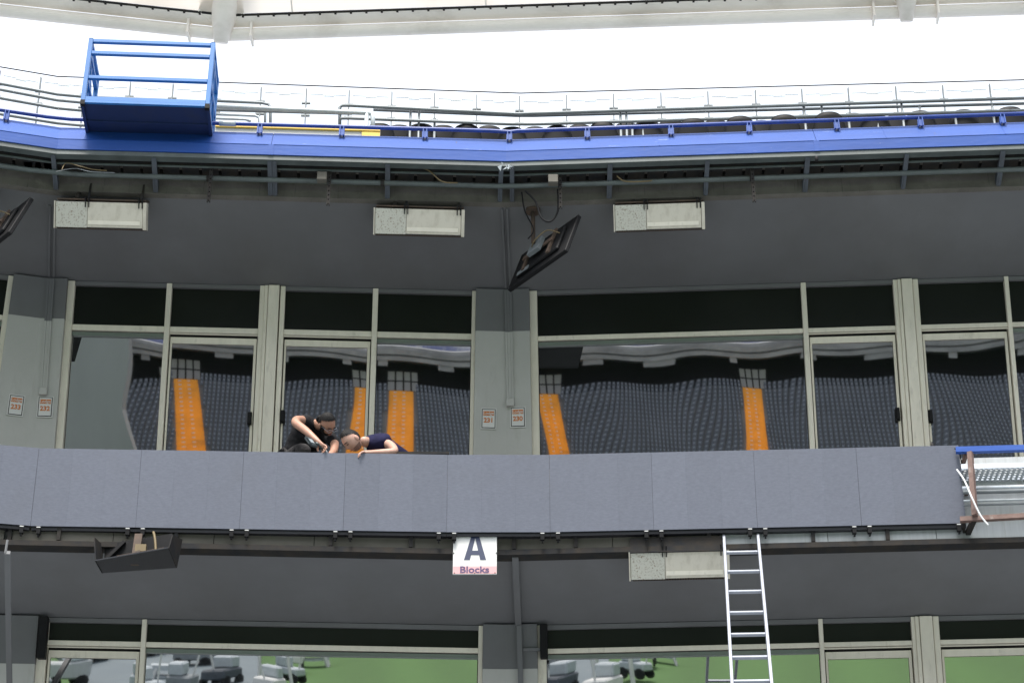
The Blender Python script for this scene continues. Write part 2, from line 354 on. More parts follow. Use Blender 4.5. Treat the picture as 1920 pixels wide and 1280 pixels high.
for i in range(NR):
    r = r0 + i * RW + .45; zz = z0 + i * RH; da = .5 / r; nseat = int(R(44) / da)
    for k in range(-nseat, nseat):
        a = (k + .5) * da
        if any(abs(a - q) < HW * RC / r / 1.15 + .002 for q in AIS): continue
        h = .19 / r
        f0, f1, b0, b1 = arc(r - .30, a - h, zz + .42), arc(r - .30, a + h, zz + .42), arc(r, a - h, zz + .40), arc(r, a + h, zz + .40)
        t0, t1 = arc(r + .10, a - h * .8, zz + .82), arc(r + .10, a + h * .8, zz + .82)
        mb.mi = 0; mb.add([f0, f1, b1, b0, t1, t0, f0 - V((0, 0, .08)), f1 - V((0, 0, .08))], [(0, 1, 2, 3), (3, 2, 4, 5), (6, 7, 1, 0)])
        if True:
            g_ = .09 / r; zl = zz + .60; mb.mi = 1; mb.add([arc(r + .02, a - g_, zl), arc(r + .02, a + g_, zl), arc(r + .055, a + g_, zl + .17), arc(r + .055, a - g_, zl + .17)], [(0, 1, 2, 3)])
mesh_seats = MB(); mesh_seats = mb
me = bpy.data.meshes.new('far_seats'); me.from_pydata([tuple(p) for p in mb.v], [], mb.f); me.materials.append(M['stand_seat']); me.materials.append(M['glare']); me.polygons.foreach_set('material_index', mb.m)
fs_ = bpy.data.objects.new('far_seats', me); COL.objects.link(fs_)
tag(fs_, 'mass of dark seats on the tier across the pitch', 'seats', kind='stuff')
struct(lathe([(rt, zt - .5), (rt + 3, zt - .5), (rt + 3, zt + 4)], A0, A1, 240, 'concourse_wall', M['gap']))
struct(lathe([(rt + 3.0, zt + 2.80), (rt - 1.5, zt + 2.80), (rt - 1.5, zt + 3.25), (rt - 1.1, zt + 3.25), (rt - 1.1, zt + 3.45), (rt - 1.6, zt + 3.45), (rt - 1.6, zt + 4.00), (rt - .9, zt + 4.00), (rt - .9, zt + 4.40), (rt + 1.5, zt + 4.40)], A0, A1, 240, 'ring_parapet', M['ring']))
prof = []
for i in range(34): prof += [(rt + i * .8, zt + 4.55 + i * .52), (rt + (i + 1) * .8, zt + 4.55 + i * .52)]
struct(lathe(prof, A0, A1, 240, 'upper_tier_far', M['blue_seat']))
struct(lathe([(rt + 30, 34), (rt + 30, 50), (rt + 20, 53), (138, 54), (138, 55), (rt + 30, 53)], R(-116), R(116), 120, 'far_roof_blocker', M['ring']))  # unseen roof ring, added and sized to block low sky light
for sg in (-1, 1): struct(lathe([(92, 0), (rt, zt), (rt + 3, zt), (rt + 3, zt + 5), (rt + 30, 42), (rt + 30, 52)], sg * R(62), sg * R(116), 60, 'side_stand', M['side_seats']))
# white panels standing for sky through each aisle-head opening, boards hung below the ring
for a in AIS:
    mb = MB()
    for k in range(4):
        x = a - .012 + k * .007
        for zz in (zt - .3, zt + .8):
            p0, p1 = arc(rt + 2.4, x, zz), arc(rt + 2.4, x + .0055, zz)
            mb.add([p0, p1, p1 + V((0, 0, .95)), p0 + V((0, 0, .95))], [(0, 1, 2, 3)])
    struct(mb.build('stair_sky_panel', M['white']))
mb = MB()
for k in range(-16, 17):
    a = k * .062 + .02; wv_ = .004 + .004 * ((k * 7) % 3)
    p0, p1 = arc(rt - 1.4, a - wv_, zt + 2.2), arc(rt - 1.4, a + wv_, zt + 2.2)
    mb.add([p0, p1, p1 + V((0, 0, .7)), p0 + V((0, 0, .7))], [(0, 1, 2, 3)])
struct(mb.build('ring_boards', M['ring']))
# grey concrete pylon rising between two blocks of seats
c = arc(RC - 22, ang_of(-8.3), 0)
mb = MB(); n = 10
vs = []
for z, wd in ((0, 9.0), (9, 7.4), (13, 5.6), (17, 4.4), (24, 3.9), (40, 3.4)):
    vs += [c + V((-wd, 0, z)), c + V((wd, 0, z)), c + V((wd, -4, z)), c + V((-wd, -4, z))]
mb.add(vs, [(i * 4 + j, i * 4 + (j + 1) % 4, i * 4 + 4 + (j + 1) % 4, i * 4 + 4 + j) for i in range(5) for j in range(4)] + [(20, 21, 22, 23)])
tag(mb.build('concrete_pylon', M['pylon'], smooth=False), 'tall grey concrete pylon beyond the pitch, wider at its foot', 'pylon')
# lying on and beside the pitch
def gp(deg, dist, z=0): return V((dist * sin(R(deg)), 19.6 - dist * cos(R(deg)), z))
mb = MB(); q = [gp(-8.0, 66, .03), gp(-2.8, 66, .03), gp(-3.3, 124, .03), gp(-9.5, 124, .03)]
mb.hexa(q + [p + V((0, 0, .35)) for p in q]); tag(mb.build('tarpaulin', M['tarp']), 'blue grey ground cover spread over a corner of the pitch', 'tarpaulin')
for i, (dg, ds, hh, ww) in enumerate([(-2.9, 84, 5.2, 2.0), (-2.5, 77, 1.0, 1.2), (-1.2, 104, .9, 1.5), (-6.3, 92, .9, 1.6)]):
    p = gp(dg, ds); T = thing('stage_truss', 'white welded frame standing on the pitch number %d from the boxes' % (i + 1), 'frame', p)
    T['label'] = ['tall white welded frame at the edge of the ground cover', 'low white frame in front of the tall one on the grass', 'squat white frame standing alone far out on the grass', 'small white frame resting on the ground cover'][i]
    mb = MB()
    for sx_ in (-1, 1):
        for sy_ in (-1, 1): mb.tube([p + V((sx_ * ww / 2, sy_ * .6, 0)), p + V((sx_ * ww / 2 * .6, sy_ * .5, hh))], .09, 6)
    mb.build('leg', M['white'], T)
    mb = MB().bar(p + V((-ww / 2, 0, hh)), p + V((ww / 2, 0, hh)), 1.1, .25); mb.bar(p + V((-ww / 2, 0, hh * .5)), p + V((ww / 2, 0, hh * .5)), .9, .12); mb.build('deck', M['steel_light'], T)
rc = random.Random(11)
spots = [(-10.6, 82, 2.6, 'steel'), (-9.4, 90, 2.0, 'clad'), (-8.4, 100, 3.0, 'bracket'), (-7.3, 80, 1.6, 'steel_light'), (-6.6, 104, 2.8, 'clad'), (-5.9, 84, 1.4, 'steel'), (-5.2, 98, 2.2, 'steel'), (-4.6, 88, 1.6, 'bracket'), (-4.0, 108, 2.6, 'steel_light'), (-3.2, 80, 1.8, 'white'), (-2.2, 92, 1.6, 'steel_light'), (-1.9, 100, 2.2, 'white')]
names = ['large grey cart furthest along the lime railing', 'pale metal cart beside the lime railing', 'dark grey cart out beyond the lime railing', 'small pale grey cart at the near edge of the ground cover', 'long pale metal cart deep on the ground cover', 'low grey cart near the front of the ground cover', 'grey cart in the middle of the ground cover', 'small dark grey cart in the middle of the ground cover', 'long pale grey cart at the far side of the ground cover', 'white cart at the foot of the tall frame', 'small pale grey cart on the grass', 'white cart far out on the grass']
for (dg, ds, ln, mt), nm_ in zip(spots, names):
    p = gp(dg, ds, .4); a_ = rc.uniform(0, 3); F = Fr(p, (cos(a_), sin(a_), 0), (-sin(a_), cos(a_), 0), (0, 0, 1)); T = thing('equipment_cart', nm_, 'cart', gp(dg, ds), 'equipment carts by the pitch')
    h_ = rc.uniform(.7, 1.5); MB().box(F, -ln / 2, ln / 2, -.6, .6, .25, h_).build('body', M[mt], T, bevel=.08); MB().box(F, -ln / 2 + .1, -ln / 2 + .9, -.5, .5, h_, h_ + .6).build('cab', M['steel_light'], T, bevel=.08)
    for x in (-ln / 3, ln / 3):
        for y in (-.62, .5): MB().tube([F.w(x, y, .1), F.w(x, y + .12, .1)], .32, 10).build('wheel', M['black'], T)
    MB().tube([F.w(ln / 2 - .1, 0, h_), F.w(ln / 2 + .3, .2, h_ + 1.5)], .05, 6).build('handle', M['white'], T)
p = gp(-9.5, 60); T = thing('lime_railing', 'lime green tube railing beside the ground cover', 'railing', p)
mb = MB(); mb.tube([gp(-12.5, 46, 2.4), gp(-6.4, 70, 2.0)], .16, 8); mb.tube([gp(-12.5, 46, 1.2), gp(-6.4, 70, 1.0)], .1, 8); mb.build('rail', M['lime'], T)
for k in range(5): q = gp(-12.5 + 6.1 * k / 4, 46 + 24 * k / 4); MB().tube([q, q + V((0, 0, 2.3))], .12, 8).build('post', M['lime'], T)

# ------------------------------------------------------------------ big structure of the stand in front of us
mb = MB(); sweep(mb, rect(-1.2, 1.62, ZC2, ZC2 + .12), FULL); struct(mb.build('ceiling', M['dark_paint']))
mb = MB(); sweep(mb, [(1.62, ZC2 - .012), (1.70, ZC2 - .012), (1.70, 14.84), (1.62, 14.84)], FULL); struct(mb.build('edge_beam', M['raw_concrete']))
mb = MB(); sweep(mb, rect(1.45, 2.05, 14.84, 14.95), FULL); struct(mb.build('soffit', M['raw_concrete']))
mb = MB(); sweep(mb, rect(-1.2, 1.60, ZC1, ZC1 + .10), FULL); struct(mb.build('lower_ceiling', M['dark_paint']))
mb = MB(); sweep(mb, rect(-1.5, 1.60, ZC1 + .10, ZF2), FULL); struct(mb.build('balcony_floor', M['concrete']))
mb = MB(); sweep(mb, rect(-1.5, 1.60, ZF1 - .25, ZF1), FULL); struct(mb.build('lower_balcony_floor', M['concrete']))
mb = MB(); sweep(mb, rect(-1.6, -1.4, 0, 14.9), FULL); struct(mb.build('back_wall', M['gap']))
mb = MB(); sweep(mb, rect(1.2, 1.5, 0, ZF1 - .25), FULL); struct(mb.build('lower_wall', M['dark_paint']))
# upper tier steps (hidden behind the ledge but carrying seats and rails)
mb = MB()
for i in range(5): sweep(mb, rect(2.0 - (i + 1) * .8, 2.0 - i * .8, 14.95 + .002 * i, 15.02 + i * .42), FULL)
struct(mb.build('upper_tier', M['concrete']))

# balcony edge: pale metal cladding sheets, one object per sheet
T = thing('edge_cladding', 'pale grey metal cladding along the balcony edge behind the display', 'cladding', pt(('K0', 0), 1.65, ZC1 - .02))
S = []
def split(a, b, n): return [(a[0], a[1] + (b[1] - a[1]) * i / n) for i in range(n + 1)]
lenB = (K1(1.65) - K0(1.65)).length
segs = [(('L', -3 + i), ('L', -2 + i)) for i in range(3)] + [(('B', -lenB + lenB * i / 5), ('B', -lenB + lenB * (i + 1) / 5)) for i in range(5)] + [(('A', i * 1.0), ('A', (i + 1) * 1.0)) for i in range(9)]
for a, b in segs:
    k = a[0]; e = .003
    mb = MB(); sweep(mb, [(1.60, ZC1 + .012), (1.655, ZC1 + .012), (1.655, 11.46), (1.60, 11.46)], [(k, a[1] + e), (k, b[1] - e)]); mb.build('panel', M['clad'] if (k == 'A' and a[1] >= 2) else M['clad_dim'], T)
mb = MB(); sweep(mb, rect(1.56, 1.70, ZC1 - .045, ZC1 + .008), FULL); mb.build('bottom_angle', M['dark_steel'], T)
T2 = thing('balcony_rail', 'white tubular handrail on the balcony edge showing past the end of the display', 'handrail', pt(('A', 5.2), 1.62, 11.4))
mb = MB(); p = [pt(('K1', 0), 1.58, 11.5), pt(('K0', 0), 1.58, 11.5), pt(EA, 1.58, 11.5)]; mb.tube([wp(1797, 866, 1.6), wp(1930, 862, 1.6), wp(2100, 857, 1.6)], .024, 10); mb.build('rail', M['white'], T2, smooth=True)
for x in (1801, 1896):
    q = wp(x, 862, 1.6); MB().tube([q, q + V((-.03, 0, -.22))], .017, 8).build('post', M['white'], T2, smooth=True)

# ------------------------------------------------------------------ glazing
def gframe(k, zc):
    f = FRS[k]; n = f.ey; u = f.ex
    return Fr(V((f.O.x, f.O.y, zc)), u, n * cos(TILT) + V((0, 0, sin(TILT))), n * (-sin(TILT)) + V((0, 0, cos(TILT))))
def pane(mb_name, fr, x0, x1, v0, v1, parent, seed, y=.035, amp=1.0, rx=0, ry=0):
    rnd = random.Random(seed); nx, nz = 30, 30; vs = []
    ph = [(rnd.uniform(.3, .9), rnd.uniform(.3, 1.0), rnd.uniform(0, 6.28), rnd.uniform(.4, 1)) for _ in range(4)]
    for j in range(nz + 1):
        for i in range(nx + 1):
            x = x0 + (x1 - x0) * i / nx; v = v0 + (v1 - v0) * j / nz; dx = x - (x0 + x1) / 2; dv = v - (v0 + v1) / 2
            w_ = sum(a_ * sin(2 * pi * (fx * x + fz * v * .8) + p_) for fx, fz, p_, a_ in ph) * .00024 * amp
            vs.append(fr.w(x, y + w_ + rx * dv + ry * dx, v))
    fs = [(j * (nx + 1) + i, j * (nx + 1) + i + 1, (j + 1) * (nx + 1) + i + 1, (j + 1) * (nx + 1) + i) for j in range(nz) for i in range(nx)]
    return MB().add(vs, fs).build(mb_name, M['glass'], parent, smooth=True)
def V0(fr, px, py): return fr.hit(px, py, 0)
def bank(k, zc, label, cells, yref, tr, bot, group=None, seed=1):
    """cells: list of (kind, px0, px1) with bars between, measured on row yref. kind in bar, fixed, door(l/r handle)"""
    fr = gframe(k, zc); T = None; X = lambda px: V0(fr, px, yref)[0]
    t1 = V0(fr, *tr[0])[1]; t0 = V0(fr, *tr[1])[1]           # transom bar top and bottom
    xs0 = X(cells[0][1]); xs1 = X(cells[-1][2])
    T = thing('window_wall', label, 'window wall', fr.w((xs0 + xs1) / 2, 0, bot), group)
    MB().box(fr, xs0, xs1, -.03, .06, -.045, -.002).build('head', M['dark_paint'], T)
    MB().box(fr, xs0, xs1, -.02, .07, bot, bot + .06).build('sill', M['alu'], T)
    for i, c in enumerate(cells):
        kd, a, b = c[0], X(c[1]), X(c[2])
        if kd == 'bar':
            MB().box(fr, a, b, -.045, .06, bot, -.003).build('mullion', M['alu'], T, bevel=.003); continue
        a += .001; b -= .001
        MB().box(fr, a, b, .02, .03, t1 + .002, -.045).build('transom_pane', M['transom'], T)
        MB().box(fr, a, b, -.03, .06, t0, t1).build('transom_bar', M['alu'], T, bevel=.003)
        if kd == 'fixed':
            MB().box(fr, a, b, -.005, .05, t0 - .052, t0 - .012).build('blind_rail', M['alu_dark'], T)
            MB().box(fr, a, b, .055, .06, bot, t0).build('gasket', M['gap'], T)
            pane('glass_pane', fr, a + .006, b - .006, bot + .06, t0 - .050, T, seed * 17 + i, .034, rx=c[3] if len(c) > 3 else 0, ry=c[4] if len(c) > 4 else 0)
        else:
            rnd = seed * 31 + i
            D = MB().box(fr, a + .012, b - .012, .0, .05, t0 - .115, t0 - .045); D.box(fr, a + .012, b - .012, .0, .05, bot + .06, bot + .16)
            D.box(fr, a + .012, a + .032, .0, .05, bot + .16, t0 - .115); D.box(fr, b - .04, b - .012, .0, .05, bot + .16, t0 - .115)
            D = D.build('sliding_door', M['alu'], T)
            MB().box(fr, a, b, .055, .06, bot, t0).build('gasket', M['gap'], T)
            MB().box(fr, a, b, -.035, -.02, t0 - .022, t0 - .012).build('track', M['alu'], T)
            pane('door_glass', fr, a + .036, b - .044, bot + .16, t0 - .119, D, rnd, .02, rx=c[4] if len(c) > 4 else 0, ry=c[5] if len(c) > 5 else 0)
            hx = b - .045 if c[3] == 'r' else a + .03; hy = V0(fr, c[1], 782)[1] if zc > 12 else -1.2
            H = MB().box(fr, hx - .022, hx + .022, -.035, .0, hy - .07, hy + .07); H.box(fr, hx - .012, hx + .012, -.06, -.035, hy - .06, hy - .045); H.box(fr, hx - .012, hx + .012, -.06, -.035, hy + .045, hy + .06); H.box(fr, hx - .012, hx + .012, -.075, -.06, hy - .06, hy + .06)
            H.build('handle', M['black'], D)
    return fr
BOT = -(ZC2 - ZF2) / cos(TILT)
G2 = 'window walls of the upper boxes'; G1 = 'window walls of the lower boxes'
trB = [(510, 618), (510, 628.5)]; trA = [(1500, 617), (1500, 625.5)]
bank('B', ZC2, 'upper window wall left of the first pilaster, above the leftmost display panels', [('bar', 123, 136), ('fixed', 136, 309, .0016, .004), ('bar', 309, 319), ('door', 319, 485, 'r', -.001, .001), ('bar', 485, 494)], 610, trB, BOT, G2, 1)
bank('B', ZC2, 'upper window wall directly behind the two crouching men', [('bar', 523, 532), ('door', 532, 697, 'l', .0006, .0079), ('bar', 697, 707), ('fixed', 707, 884, .0004, -.0015), ('bar', 884, 891)], 625, trB, BOT, G2, 2)
bank('A', ZC2, 'upper window wall with the long wide pane, right of the corner pier', [('bar', 994, 1008), ('fixed', 1008, 1505, 0, 0), ('bar', 1505, 1514.5), ('door', 1514.5, 1679, 'r', .0004, .0)  , ('bar', 1679, 1687)], 610, trA, BOT, G2, 3)
bank('A', ZC2, 'upper window wall at the right edge, above the bare steel frame', [('bar', 1716, 1726), ('door', 1726, 1889, 'l', 0, 0), ('bar', 1889, 1897), ('fixed', 1897, 2080), ('bar', 2080, 2090)], 610, trA, BOT, G2, 4)
fL = gframe('L', ZC2)
bank('L', ZC2, 'sliver of upper window wall at the far left edge', [('bar', -320, -310), ('fixed', -310, 3), ('bar', 3, 13)], 610, [(5, 592), (5, 601)], BOT, G2, 5)
BOT1 = -(ZC1 - ZF1) / cos(TILT)
trB1 = [(500, 1207.5), (500, 1217)]; trA1 = [(1300, 1210), (1300, 1219)]
bank('B', ZC1, 'lower window wall on the left, door beside one long pane', [('bar', 72, 90), ('door', 90, 265, 'l', 0, 0), ('bar', 265, 274), ('fixed', 274, 897, 0, 0), ('bar', 897, 905)], 1205, trB1, BOT1, G1, 6)
bank('A', ZC1, 'lower window wall behind the ladder', [('bar', 1008, 1024), ('fixed', 1024, 1536, 0, 0), ('bar', 1536, 1544), ('door', 1544, 1710, 'r', 0, 0), ('bar', 1710, 1717)], 1205, trA1, BOT1, G1, 7)
bank('A', ZC1, 'lower window wall at the bottom right edge', [('bar', 1751, 1762), ('door', 1762, 1950, 'l', 0, 0), ('bar', 1950, 1960), ('fixed', 1960, 2150), ('bar', 2150, 2160)], 1205, trA1, BOT1, G1, 8)

def pilaster(k, zc, x0, x1, yref, bot, label):
    fr = gframe(k, zc); a, b = V0(fr, x0, yref)[0], V0(fr, x1, yref)[0]; m_ = (b - a)
    T = thing('pilaster', label, 'pilaster', fr.w((a + b) / 2, 0, bot), 'metal pilasters between the boxes')
    MB().box(fr, a + .001, a + m_ * .22, -.06, .08, bot, -.003).build('cover_strip', M['alu'], T, bevel=.003)
    MB().box(fr, a + m_ * .22 + .005, b - .008, -.075, .08, bot, -.003).build('cover_panel', M['alu'], T, bevel=.004)
pilaster('B', ZC2, 494, 523, 610, BOT, 'pale metal pilaster to the left of the man with the drill')
pilaster('A', ZC2, 1687, 1716, 610, BOT, 'pale metal pilaster above the right end of the display')
pilaster('A', ZC1, 1717, 1751, 1205, BOT1, 'pale metal pilaster in the lower row at the bottom right')

def pier(label, zc, parts, split_v, bot):
    """parts: (facet, xa, xb) in frame metres; two-tone painted pier"""
    fr = gframe(parts[0][0], zc)
    T = thing('pier', label, 'pier', fr.w((parts[0][1] + parts[0][2]) / 2, 0, bot), None)
    up_, lo_ = MB(), MB()
    for k, a, b in parts:
        f = gframe(k, zc)
        up_.box(f, a, b, -.11, .3, split_v, 0); lo_.box(f, a, b, -.112, .3, bot, split_v)
    up_.build('upper_face', M['dark_paint'], T); lo_.build('lower_face', M['light_paint'], T)
    return T
gB, gA, gL = gframe('B', ZC2), gframe('A', ZC2), gframe('L', ZC2)
s_end = (K1(0) - C0).dot(uB)
v2 = V0(gB, 943, 627)[1]
pier('grey corner pier between the window walls, carrying the 231 and 230 plates', ZC2, [('B', V0(gB, 891, 625)[0], .06), ('A', -.06, V0(gA, 994, 610)[0])], v2, BOT)
pier('grey corner pier at the left edge, carrying the 233 and 232 plates', ZC2, [('B', s_end - .13, V0(gB, 123, 610)[0]), ('L', V0(gL, 13, 610)[0], .13)], V0(gB, 105, 603)[1], BOT)
gB1, gA1, gL1 = gframe('B', ZC1), gframe('A', ZC1), gframe('L', ZC1)
v1 = V0(gB1, 950, 1257)[1]
pier('grey corner pier of the lower row, under the letter sign', ZC1, [('B', V0(gB1, 905, 1205)[0], .06), ('A', -.06, V0(gA1, 1008, 1205)[0])], v1, BOT1)
pier('grey corner pier of the lower row at the bottom left edge', ZC1, [('B', s_end - .13, V0(gB1, 72, 1205)[0]), ('L', -3.5, .13)], V0(gB1, 60, 1247)[1], BOT1)

# ------------------------------------------------------------------ text
def text_mb(body, size, fr, x, y, z, bold=0.0, depth=.002, sx=1.0):
    cu = bpy.data.curves.new('t', 'FONT'); cu.body = body; cu.size = size; cu.align_x = 'CENTER'; cu.align_y = 'CENTER'; cu.offset = bold; cu.extrude = depth; cu.resolution_u = 4
    ob = bpy.data.objects.new('t', cu); COL.objects.link(ob); dg = bpy.context.evaluated_depsgraph_get(); dg.update()
    me = ob.evaluated_get(dg).to_mesh(); mb = MB()
    mb.add([fr.w(x + p.co.x * sx, y - p.co.z, z + p.co.y) for p in me.vertices], [tuple(f.vertices) for f in me.polygons])
    ob.evaluated_get(dg).to_mesh_clear(); bpy.data.objects.remove(ob); bpy.data.curves.remove(cu); return mb

def lodge(k, px, py, num, label):
    fr = gframe(k, ZC2); x, v = fr.hit(px, py, -.112)
    T = thing('number_plate', label, 'number plate', fr.w(x, -.12, v - .11), 'orange and white box number plates')
    wd, hg = .168, .232; y = -.113
    mb = MB().box(fr, x - wd / 2, x + wd / 2, y - .014, y, v - hg / 2, v + hg / 2); mb.build('frame', M['white'], T)
    MB().box(fr, x - wd / 2 + .010, x + wd / 2 - .010, y - .016, y - .013, v - hg / 2 + .010, v + hg / 2 - .010).build('inner_edge', M['black'], T)
    MB().box(fr, x - wd / 2 + .018, x + wd / 2 - .018, y - .018, y - .014, v - hg / 2 + .018, v + hg / 2 - .018).build('plate', M['white'], T)
    MB().box(fr, x - .058, x + .058, y - .020, y - .017, v + .032, v + .080).build('band', M['orange'], T)
    text_mb('Lodge', .046, fr, x, y - .0215, v + .056, .0004, .001).build('band_text', M['white'], T)
    text_mb(num, .070, fr, x, y - .0195, v - .022, .0025, .001).build('number_text', M['orange'], T)
lodge('L', 30, 760, '233', 'box number plate reading 233, leftmost of all')
lodge('B', 85, 763, '232', 'box number plate reading 232, below the left junction box')
lodge('B', 916, 785, '231', 'left number plate of the middle pier pair, reading 231, hung lower than its neighbour')
lodge('A', 971, 782, '230', 'number plate right under the small box of the middle pier, reading 230')

# ------------------------------------------------------------------ wall conduits and junction boxes
def conduit(fk, pxs, px_top, label, jx, jy, zc, ptop):
    fr = gframe(fk, zc); T = thing('conduit', label, 'conduit', fr.w(*((lambda h: (h[0], -.13, h[1]))(fr.hit(jx, jy, -.125)))), None)
    mb = MB(); a, v = fr.hit(jx, jy, -.125)
    p1 = fr.w(a, -.125, v); b, vb = fr.hit(*pxs, -.125); p0 = fr.w(b, -.125, -.02)
    pm = p0.lerp(p1, min(.95, (v2 if jy < 1000 else -1.2) / v)); 
    for off in (-.028, .028): mb.bar(p1 + fr.ex * off, pm + fr.ex * off, .022, .016, fr.ey)
    mb.bar(pm, p1, .03, .008, fr.ey); mb.build('wall_trunking', M['light_paint'], T); mb = MB()
    for off in (-.028, .028): mb.bar(pm + fr.ex * off, p0 + fr.ex * off, .022, .016, fr.ey)
    mb.bar(p0, pm, .03, .008, fr.ey); mb.build('wall_trunking', M['dark_paint'], T)
    q0 = p0 + V((0, 0, -.0)); q0.z = zc - .012; q1 = at(px_top[0], px_top[1], ptop); q1.z = zc - .012
    mb = MB()
    for off in (-.026, .026): mb.bar(q0 + fr.ex * off, q1 + fr.ex * off, .02, .018)
    mb.build('ceiling_trunking', M['dark_paint'] if zc > 12 else M['dark_paint'], T)
    if jy < 1200: MB().box(fr, a - .042, a + .042, -.17, -.112, v - .085, v).build('junction_box', M['light_paint'], T, bevel=.006)
conduit('B', (90, 590), (100, 372), 'painted twin conduit running down the left pier to a small box', 82, 727, ZC2, 17.95)
conduit('A', (953, 590), (946, 375), 'painted twin conduit running down the middle pier to a small box', 957, 748, ZC2, 18.0)
mb = MB(); p0 = at(966, 1040, 17.95); p1 = at(972, 1185, 19.5); p0.z = p1.z = ZC1 - .03
mb.bar(p0, p1, .06, .05); fr = gframe('A', ZC1); x, v = fr.hit(978, 1230, -.14); mb.bar(fr.w(x - .02, -.14, -.02), fr.w(x + .01, -.14, -2.4), .05, .05, fr.ey)
x, v = fr.hit(980, 1217, -.15); mb.bar(fr.w(x, -.13, v), fr.w(x + .17, -.13, v), .03, .025, fr.ey)
tag(mb.build('conduit', M['dark_paint']), 'dark square conduit down the lower corner pier', 'conduit')
mb = MB(); fr = gframe('L', ZC1); p0 = at(12, 1030, 17.0); p0.z = ZC1 - .03; mb.tube([at(14, 1012, 17.1), at(10, 1036, 17.1)], .012, 6)
f1 = gframe('B', ZC1); x, v = f1.hit(20, 1100, -.3)
mb.bar(at(14, 1035, 17.2), at(18, 1300, 18.9), .05, .04); tag(mb.build('conduit', M['dark_paint']), 'dark conduit dropping at the bottom left edge', 'conduit')

# ------------------------------------------------------------------ blue ledge: fascia and sloped top in lengths, brackets
T = thing('blue_ledge', 'long blue painted steel ledge along the front of the upper tier', 'ledge', pt(('K0', 0), 2.05, 14.80))
DF = 2.10
joints = [('L', -4.5), ('K1', 0), stx(508, 280, DF), ('K0', 0), stx(1532, 280, DF), ('A', 9.5)]
ZFa, ZFb, ZFc = 14.805, 14.93, 15.20
for i in range(len(joints) - 1):
    a, b = joints[i], joints[i + 1]
    def nud(st, dx):
        if st[0] in ('K0', 'K1'): return st
        return (st[0], st[1] + dx)
    ss = [nud(a, .002), nud(b, -.002)]
    mb = MB(); sweep(mb, [(DF, ZFa), (DF, ZFb), (DF - .01, ZFb), (DF - .012, ZFa)], ss); mb.build('fascia_panel', M['blue'], T)
    mb = MB(); sweep(mb, [(DF + .004, ZFb + .001), (DF - .16, ZFc), (DF - .20, ZFc), (DF - .2, ZFb + .001)], ss); mb.build('sloped_panel', M['blue'], T)
for st in (stx(508, 280, DF), stx(1532, 280, DF), stx(1237, 280, DF), stx(1665, 280, DF), stx(1890, 280, DF)):
    mb = MB(); sweep(mb, [(DF + .004, ZFa - .004), (DF + .004, ZFb), (DF, ZFb), (DF, ZFa)], [(st[0], st[1] - .028), (st[0], st[1] + .028)]) if st in joints else sweep(mb, [(DF + .006, ZFb + .003), (DF - .157, ZFc + .002), (DF - .16, ZFc), (DF, ZFb + .001)], [(st[0], st[1] - .004), (st[0], st[1] + .004)])
    mb.build('joint_cover', M['blue'], T)
mb = MB(); sweep(mb, [(DF - .012, ZFa - .055), (DF - .012, ZFa - .004), (DF - .10, ZFa - .004), (DF - .10, ZFa - .055)], FULL); mb.build('edge_angle', M['pipe'], T)
mb = MB(); sweep(mb, [(DF - .2, ZFa - .003), (DF - .012, ZFa - .003), (DF - .012, ZFa + .01), (DF - .2, ZFa + .01)], FULL); mb.build('underside', M['dark_steel'], T)
for px, wd in [(97, .045), (287, .05), (505, .045), (514, .045), (727, .05), (940, .045), (960, .045), (1144, .05), (1327, .045), (1516, .05), (1703, .045), (1885, .05)]:
    a = stx(px, 305, DF - .02); k, s = a
    mb = MB()
    pr = [(DF - .03, ZFa - .06), (DF - .11, ZFa - .06), (1.71, ZC2 - .01), (1.71, ZC2 + .08)]
    sweep(mb, pr, [(k, s - .006), (k, s + .006)]); sweep(mb, [(DF - .03, ZFa - .062), (DF - .03, ZFa - .052), (1.71, ZC2 + .09), (1.71, ZC2 - .005)], [(k, s - wd / 2), (k, s + wd / 2)])
    mb.build('bracket', M['bracket'], T)
# slotted dark hangers
for i, px in enumerate([395, 618, 1050, 1411]):
    k, s = stx(px, 330, 1.95); lb = ['left of the first ceiling heater gap', 'left of the second heater', 'right of the hanging screen mount', 'right of the third upper heater'][i]
    mb = MB()
    for j in range(9):
        z = 14.80 - .055 * j
        sweep(mb, [(1.93, z), (1.95, z), (1.95, z - .035), (1.93, z - .035)], [(k, s - .017), (k, s + .017)])
        sweep(mb, [(1.93, z - .035), (1.95, z - .035), (1.95, z - .055), (1.93, z - .055)], [(k, s - .017), (k, s - .006)])
        sweep(mb, [(1.93, z - .035), (1.95, z - .035), (1.95, z - .055), (1.93, z - .055)], [(k, s + .006), (k, s + .017)])
    lb = ['slotted steel hanger between the first two upper heaters, nearer the blue cage', 'slotted steel hanger left of the second upper heater', 'slotted steel hanger just right of the hanging screen mount', 'slotted steel hanger right of the third upper heater'][i]
    tag(mb.build('strut_hanger', M['dark_steel']), lb, 'hanger', 'slotted hangers under the ledge')
mb = MB()
P = [pt(EL, 1.88, 14.66), pt(('L', -.25), 1.88, 14.655), pt(('B', (K1(1.88) - C0).dot(uB) + .25), 1.88, 14.65), pt(('B', -.15), 1.88, 14.645), pt(('A', .15), 1.88, 14.645), pt(EA, 1.88, 14.65)]
mb.tube(P, .027, 12)
T = thing('service_pipe', 'long grey service pipe running under the blue ledge', 'pipe', P[3]); mb.build('pipe', M['pipe'], T, smooth=True)
for px in (390, 717, 1050, 1410):
    k, s = stx(px, 345, 1.88); q = pt((k, s), 1.88, 14.647); u = {'A': uA, 'B': uB, 'L': uL}[k]
    MB().tube([q - u * .02, q + u * .02], .034, 12).build('clamp', M['dark_steel'], T)
